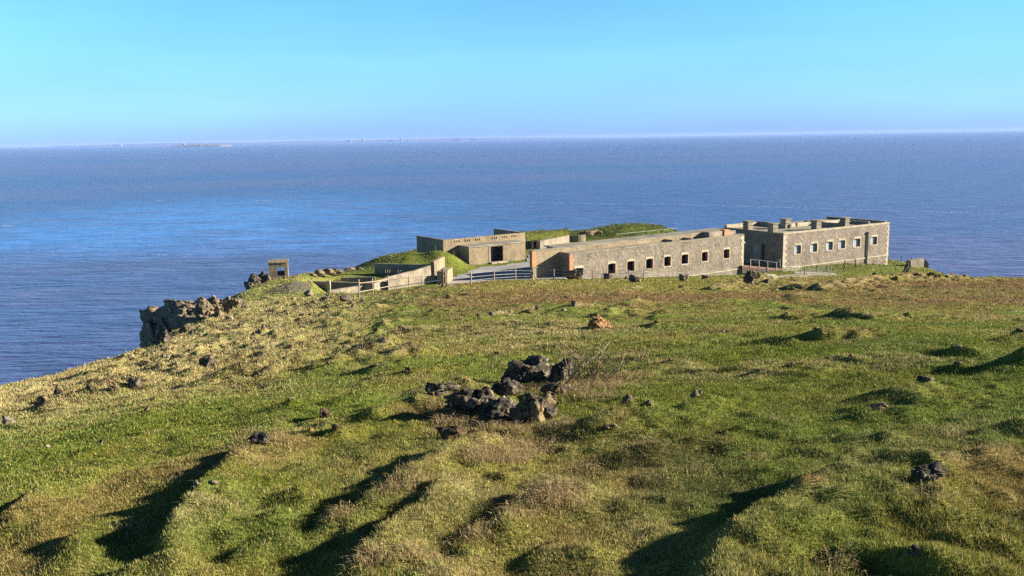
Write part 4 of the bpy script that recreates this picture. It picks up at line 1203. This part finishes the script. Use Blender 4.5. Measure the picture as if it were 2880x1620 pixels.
fb = thing("footbridge", "brown plank footbridge with thin steel railing joining the two barracks", "footbridge")
a = Vector(A(2088, 747, 180)); b_ = Vector(A(2206, 758, 184.5))
d = (b_ - a); n = Vector((-d.y, d.x, 0)).normalized() * 1.6
MB().hexa([a - Vector((0, 0, .32)), b_ - Vector((0, 0, .32)), b_ + n - Vector((0, 0, .32)), a + n - Vector((0, 0, .32))], [a, b_, b_ + n, a + n]).build("deck", M['deck'], fb)
MB().hexa([a - Vector((0, 0, 1.6)), b_ - Vector((0, 0, .8)), b_ + n * .2 - Vector((0, 0, .8)), a + n * .2 - Vector((0, 0, 1.6))], [a - Vector((0, 0, .33)), b_ - Vector((0, 0, .33)), b_ + n * .2 - Vector((0, 0, .33)), a + n * .2 - Vector((0, 0, .33))]).build("beam", M['wood_dark'], fb)
rp = []
for px, py0, py1 in ((2111, 729, 752), (2135, 731, 753), (2159, 734, 765), (2184, 738, 758), (2194, 729, 750)):
    y = 180 + 4.5 * (px - 2088) / 118 - .1
    p0, p1 = Vector(A(px, py1, y)), Vector(A(px, py0, y))
    MB().bar(p0, p1, .055).build("railing_post", M['steel'], fb); rp.append(p1)
q = MB()
for u, w in zip(rp[:-1], rp[1:]): q.bar(u - Vector((0, 0, .05)), w - Vector((0, 0, .05)), .02)
q.build("handrail", M['steel'], fb)

hd = thing("sheep_hurdles", "grey metal hurdles and handrails on the path below the boarded windows", "railing")
for (xa, ya, xb, yb, n_) in ((2203, 766, 2252, 762, 4), (2252, 770, 2312, 772, 5), (2262, 756, 2330, 768, 5), (2318, 762, 2348, 768, 3)):
    a = Vector(spot(xa, ya)); b_ = Vector(spot(xb, yb)); q = MB()
    for k in range(n_ + 1):
        c_ = a.lerp(b_, k / n_); c_.z = gz1(c_.x, c_.y); q.bar(c_, c_ + Vector((0, 0, 1.15)), .035)
    for hgt in (.25, .5, .75, 1.1):
        q.bar(a + Vector((0, 0, hgt)), b_ + Vector((0, 0, hgt)), .03)
    q.build("hurdle", M['steel'], hd)

fence("leaning_fence", "leaning dark wooden fence posts along the foot of the roofed barrack",
      [(2262, 772, 1.5, .09), (2297, 766, 1.5, .10, (-.1, 0)), (2326, 763, 1.3, .07), (2374, 757, 1.9, .11, (.15, 0)), (2372, 759, 1.5, .07, (-.1, 0)), (2408, 753, 1.9, .12, (-.35, 0)), (2420, 751, 1.2, .07), (2436, 748, 1.3, .13), (2456, 747, 1.4, .06), (2497, 744, 1.6, .08)], 'wood_dark', (.5,), 'iron', .015)
fence("cliff_fence", "two thin posts of a wire fence at the cliff edge right of the roofed barrack", [(2534, 741, 1.9, .09), (2563, 746, 1.9, .08)], 'wood_dark', (.85,), 'iron', .012)

# ------------------------------------------------------------------ grass: blades drawn as thin leaning triangles
def blades(n, r0, r1, a0, a1, seed, hmul=1.0, power=1.0, keep=None):
    rg = np.random.default_rng(seed)
    r = np.exp(rg.uniform(math.log(r0), math.log(r1), n)); a = np.radians(rg.uniform(a0, a1, n))
    x, y = r * np.sin(a), r * np.cos(a)
    dm = drymask(x, y)
    ok = sdist(x, y, COAST) < -.3
    if keep is not None: ok &= keep(x, y, dm, rg)
    x, y, r, dm = x[ok], y[ok], r[ok], dm[ok]; n = len(x)
    z = gz(x, y)
    tall = dm * sstep(.45, .7, fbm2(x / .6, y / .6, 3, 121))
    h = (.011 + .015 * rg.random(n) + .00085 * r) * (1 + 1.6 * tall * rg.random(n) + .9 * sstep(.5, .7, fbm2(x / 1.1, y / 1.1, 3, 123)) * rg.random(n)) * hmul
    w = np.maximum(.0045, .00052 * r) * rg.uniform(.7, 1.5, n)
    th = rg.uniform(0, 2 * np.pi, n); le = rg.uniform(.1, 1.0, n) * h * 1.1
    la = rg.uniform(0, 2 * np.pi, n)
    bx, by = np.cos(th) * w, np.sin(th) * w
    c = palette(x, y) * rg.uniform(.55, 1.65, (n, 1)) * np.array((1, 1, 1)) * (1 + .16 * rg.normal(size=(n, 3)) * np.array((1, .4, .6)))
    c = np.clip(c, .004, 1)
    st = (rg.random(n) < .07 + .45 * dm)[:, None]
    c = np.where(st, np.array((.37, .30, .14)) * rg.uniform(.55, 1.4, (n, 1)), c)
    dk = (rg.random(n) < .15)[:, None]
    c = np.where(dk & ~st, c * .45, c)
    V = np.empty((n, 3, 3)); V[:, 0] = np.stack([x - bx, y - by, z - .01], -1); V[:, 1] = np.stack([x + bx, y + by, z - .01], -1)
    V[:, 2] = np.stack([x + np.cos(la) * le, y + np.sin(la) * le, z + h], -1)
    return V.reshape(-1, 3), np.repeat(c, 3, 0)


YARD = np.array([P(1262, 782, 24.5), P(1300, 770, 24.5), P(1345, 752, 24.5), P(1420, 745, 24.5), P(1480, 734, 24.5), P(1490, 705, 24.5), P(1600, 697, 24.5), (14, 156), (14, 140), (-14, 140)])
parts = [blades(760000, 4.5, 34, -38, 38, 1), blades(230000, 30, 110, -34, 34, 2, .8),
         blades(170000, 17, 95, -34, 8, 3, 1.25, keep=lambda x, y, dm, rg: dm > .25 + .3 * rg.random(len(dm))),
         blades(110000, 105, 245, -20, 31, 4, .9, keep=lambda x, y, dm, rg: sdist(x, y, YARD) > .4)]
gv = np.vstack([p[0] for p in parts]); gc = np.vstack([p[1] for p in parts])
gr = link_mesh("grass", gv, np.arange(len(gv)).reshape(-1, 3), M['blades'], col=gc)
tag(gr, kind="stuff")

# long dry tussocks: fountains of bent blades
def tussock_blades(x, y, r, n, hgt, rg, base):
    px = x + rg.normal(0, r * .45, n); py = y + rg.normal(0, r * .45, n); pz = gz(px, py)
    o = np.stack([px - x, py - y], -1); o = o / (np.linalg.norm(o, axis=1, keepdims=True) + .05)
    L = hgt * .62 * rg.uniform(.4, 1.15, n); w = rg.uniform(.004, .008, n) * max(1, y / 13)
    th = rg.uniform(0, 2 * np.pi, n); bx, by = np.cos(th) * w, np.sin(th) * w
    m1 = np.stack([px + o[:, 0] * L * .25, py + o[:, 1] * L * .25, pz + L * .7], -1)
    tp = np.stack([px + o[:, 0] * L * .8 + rg.normal(0, .03, n), py + o[:, 1] * L * .8 + rg.normal(0, .03, n), pz + L * rg.uniform(.35, .95, n)], -1)
    b0 = np.stack([px - bx, py - by, pz - .02], -1); b1 = np.stack([px + bx, py + by, pz - .02], -1)
    bb = np.stack([bx, by, 0 * bx], -1)
    V = np.stack([b0, b1, m1, m1 - bb * .7, m1 + bb * .7, tp], 1).reshape(-1, 3)
    c = np.array(base) * rg.uniform(.55, 1.35, (n, 1))
    return V, np.repeat(c, 6, 0)


rg = np.random.default_rng(33); tv, tc_ = [], []
TUS = [(1300, 1196, .3, 260, .24), (1380, 1202, .3, 260, .22), (1450, 1208, .3, 260, .22), (1530, 1206, .3, 260, .22), (1580, 1196, .25, 200, .2), (1420, 1096, .35, 260, .22), (1500, 1098, .35, 260, .22), (1600, 1096, .35, 260, .24), (1240, 1150, .35, 260, .22),
       (1400, 1290, .35, 700, .30), (1345, 1290, .3, 400, .22), (1290, 1165, .35, 600, .34), (1260, 1190, .3, 400, .28), (1395, 1175, .3, 350, .26), (1545, 1395, .28, 600, .22), (1580, 1385, .3, 500, .2), (1180, 1350, .3, 300, .2),
       (1130, 1370, .25, 250, .2), (1450, 1285, .35, 400, .2), (1500, 1265, .4, 400, .18), (1640, 1080, .5, 500, .30), (1700, 1090, .4, 400, .28), (1660, 1120, .45, 400, .26), (1750, 1065, .6, 500, .22), (1610, 1100, .4, 300, .25),
       (1460, 1440, .3, 300, .2), (1330, 1500, .25, 250, .16), (1060, 1570, .25, 250, .16), (1180, 1560, .25, 250, .15), (800, 1240, .3, 300, .2), (2620, 1400, .3, 200, .14), (2350, 1600, .2, 150, .16), (1250, 1215, .3, 200, .2), (1620, 1320, .4, 300, .16), (950, 1440, .2, 250, .14)]
for px, py, r, n_, hgt in TUS:
    x, y, z = spot(px, py); V, c = tussock_blades(x, y, r, n_, hgt, rg, (.33, .25, .125)); tv.append(V); tc_.append(c)
for k in range(1500):
    r = math.exp(rg.uniform(math.log(8), math.log(80))); a_ = math.radians(rg.uniform(-33, 33)); x, y = r * math.sin(a_), r * math.cos(a_)
    dm = float(drymask(np.array([x]), np.array([y]))[0])
    if rg.random() > .12 + dm or float(sdist(np.array([x]), np.array([y]), COAST)[0]) > -1: continue
    V, c = tussock_blades(x, y, rg.uniform(.12, .3) * (1 + r / 60), int(rg.uniform(30, 90)), rg.uniform(.08, .2) * (1 + r / 50), rg, (.30, .235, .11) if rg.random() < .6 + .4 * dm else (.10, .12, .025)); tv.append(V); tc_.append(c)
tv, tc_ = np.vstack(tv), np.vstack(tc_)
tag(link_mesh("dry_grass", tv, np.arange(len(tv)).reshape(-1, 3), M['blades'], col=tc_), kind="stuff")

# gorse and bracken on the far mound
rg = np.random.default_rng(44)
n = 60000
x = rg.uniform(4, 62, n); y = rg.uniform(206, 250, n)
ok = (((x - 31) / 25) ** 2 + ((y - 229) / 19) ** 2 < 1) & (rg.random(n) < .25 + .75 * sstep(.4, .55, fbm2(x / 2, y / 2, 3, 131))); x, y = x[ok], y[ok]; n = len(x)
z = gz(x, y) + rg.random(n) * .5 * fbm2(x / 1.5, y / 1.5, 3, 133) * 1.6
s_ = rg.uniform(.10, .26, n); V = np.empty((n, 3, 3))
for k in range(3):
    d_ = rg.normal(size=(n, 3)); d_ /= np.linalg.norm(d_, axis=1, keepdims=True); V[:, k] = np.stack([x, y, z], -1) + d_ * s_[:, None]
g_ = fbm2(x / 3, y / 3, 3, 135)[:, None]
c = np.where(rg.random((n, 1)) < .6 * g_, np.array((.19, .14, .045)), np.array((.10, .145, .025))) * rg.uniform(.5, 1.5, (n, 1))
tag(link_mesh("gorse_scrub", V.reshape(-1, 3), np.arange(3 * n).reshape(-1, 3), M['blades'], col=np.repeat(c, 3, 0)), kind="stuff")

# bramble bush by the central rocks
bx_, by_, bz_ = spot(1668, 1068)
br = thing("bramble_bush", "straggly bramble bush with bare pale stems behind the central rock pile", "bush", (bx_, by_, bz_))
rg = np.random.default_rng(55)
st, lv, lc = MB(), [], []
for k in range(46):
    a_ = rg.uniform(0, 2 * math.pi); L = rg.uniform(.5, 1.25); p0 = Vector((rg.normal(0, .32), rg.normal(0, .22), -.05))
    d_ = Vector((math.cos(a_) * .7, math.sin(a_) * .5, 1.15)).normalized(); seg = 6
    for i in range(seg):
        p1 = p0 + d_ * L / seg
        st.bar(p0, p1, .010 * (1 - i / seg) + .004, .010 * (1 - (i + 1) / seg) + .004, 4)
        if rg.random() < .75:
            for _ in range(5 if k % 2 else 2):
                q = np.array(p1) + rg.normal(0, .07, 3); s_ = rg.uniform(.015, .04)
                t3 = rg.normal(size=(3, 3)); t3 /= np.linalg.norm(t3, axis=1, keepdims=True); lv.append(q + t3 * s_)
                lc.append(np.array([(.07, .11, .02), (.10, .12, .03), (.20, .14, .06)][rg.integers(3)]) * rg.uniform(.6, 1.3))
        p0 = p1; d_ = (d_ + Vector((rg.normal(0, .22), rg.normal(0, .22), -.16 if i > 2 else 0.0))).normalized()
st.build("stems", weathered("stem", [(.25, .18, .12), (.32, .25, .17), (.38, .30, .21)], 3, 0, .1, .002), br)
link_mesh("leaves", np.vstack(lv), np.arange(3 * len(lv)).reshape(-1, 3), M['blades'], br, col=np.repeat(np.array(lc), 3, 0))

# ------------------------------------------------------------------ far shore: the lighthouse island and the coast beyond
def far_hill(name, pts, depth, colr, seed):
    """a low landmass: top outline (x, height) along the view, with real depth"""
    rg = np.random.default_rng(seed)
    xs = np.array([p[0] for p in pts]); hs = np.array([p[1] for p in pts])
    X = np.linspace(xs[0], xs[-1], 160); T = np.interp(X, xs, hs) * (.8 + .4 * fbm2(X / (xs[-1] - xs[0]) * 22, 0 * X, 3, seed))
    prof = [(0, -2), (.03, .55), (.12, .85), (.4, 1.0), (.7, .9), (1.0, -.2)]
    v = np.array([(x, dy * depth, max(t * k, -3)) for dy, k in prof for x, t in zip(X, T)])
    id_ = np.arange(len(v)).reshape(len(prof), -1)
    f = np.stack([id_[:-1, :-1], id_[:-1, 1:], id_[1:, 1:], id_[1:, :-1]], -1).reshape(-1, 4)
    mt, nt, b = new_mat(name + "_ground"); nt.links.new(ramp(nt, noise(nt, coords(nt), .02, 5), [(.4, colr), (.6, tuple(q * 1.5 for q in colr))]), b.inputs["Base Color"])
    return link_mesh(name, v, f, mt)


ix, iy, _ = A(543, 412, 9300)
isl = far_hill("island", [(-310, 0), (-260, 12), (-190, 20), (-80, 30), (60, 34), (200, 28), (270, 22), (300, 0)], 500, (.115, .125, .135), 3)
isl.location = (ix, iy, 0); tag(isl, kind="structure")
shed = weathered("shed_paint", [(.26, .28, .30), (.29, .31, .33), (.31, .33, .35)], .1, 0, .05, .01, (.22, .22, .22), .05)
pale = weathered("pale_paint", [(.26, .27, .28), (.3, .31, .32), (.33, .34, .35)], .1, 0, .05, .01, (.6, .6, .58), .05)
lx = A(517, 400, 9400)[0]
lh = thing("lighthouse", "tiny white lighthouse standing on the hazy island", "lighthouse", (lx, 9380, 26))
MB().bar((0, 0, 0), (0, 0, 26), 7, 4.5, 16).build("tower", pale, lh)
MB().bar((0, 0, 26), (0, 0, 31), 3, 2.6, 12).bar((0, 0, 31), (0, 0, 34), 3, .3, 12).build("lantern", pale, lh)
MB().box(-16, 16, -8, 8, -3, 8).prism([(-16, 8), (16, 8), (12, 13), (-12, 13)], -8, 8).build("keeper_cottage", pale, lh)
cst = far_hill("coast", [(-9000, 25), (-7000, 45), (-5000, 32), (-3800, 48), (-2500, 40), (-1200, 50), (-400, 40), (600, 34), (1500, 20), (2600, 0)], 2500, (.09, .11, .12), 9)
cst.location = (0, 17500, 0); tag(cst, kind="structure")
for k, (px, w, h, lab) in enumerate([(980, 120, 34, "pale wide works on the far shore, nearest the island"), (1022, 40, 52, "slim pale tower on the far shore next to the wide works"), (1128, 45, 56, "tallest pale tower block on the far shore"), (1100, 110, 36, "low pale block beside the tallest far tower"),
                                    (1282, 130, 36, "pale long shed at the right end of the far shore buildings"), (1330, 120, 34, "last pale shed on the far shore"), (330, 170, 26, "pale low shed on the hazy shore left of the island")]):
    x = A(px, 395, 17300)[0]
    tag(MB().box(x - w / 2, x + w / 2, 17250, 17300, 0, h).prism([(x - w / 2, h), (x + w / 2, h), (x + w / 2 - 8, h + 7), (x - w / 2 + 8, h + 7)], 17250, 17300).build("distant_building", shed), lab, "building", "pale buildings on the far shore")

# ------------------------------------------------------------------ haze over the water
hz = MB().box(-28000, 28000, -28000, 28000, -8, 66).build("haze", None)
hm = bpy.data.materials.new("haze"); hm.use_nodes = True; nt = hm.node_tree; nt.nodes.clear()
out = nt.nodes.new("ShaderNodeOutputMaterial"); pv = nt.nodes.new("ShaderNodeVolumePrincipled")
pv.inputs["Color"].default_value = (.35, .52, 1.0, 1); pv.inputs["Density"].default_value = 0.5e-4; pv.inputs["Anisotropy"].default_value = .0
nt.links.new(pv.outputs[0], out.inputs["Volume"])
hz.data.materials.append(hm); tag(hz, kind="stuff")
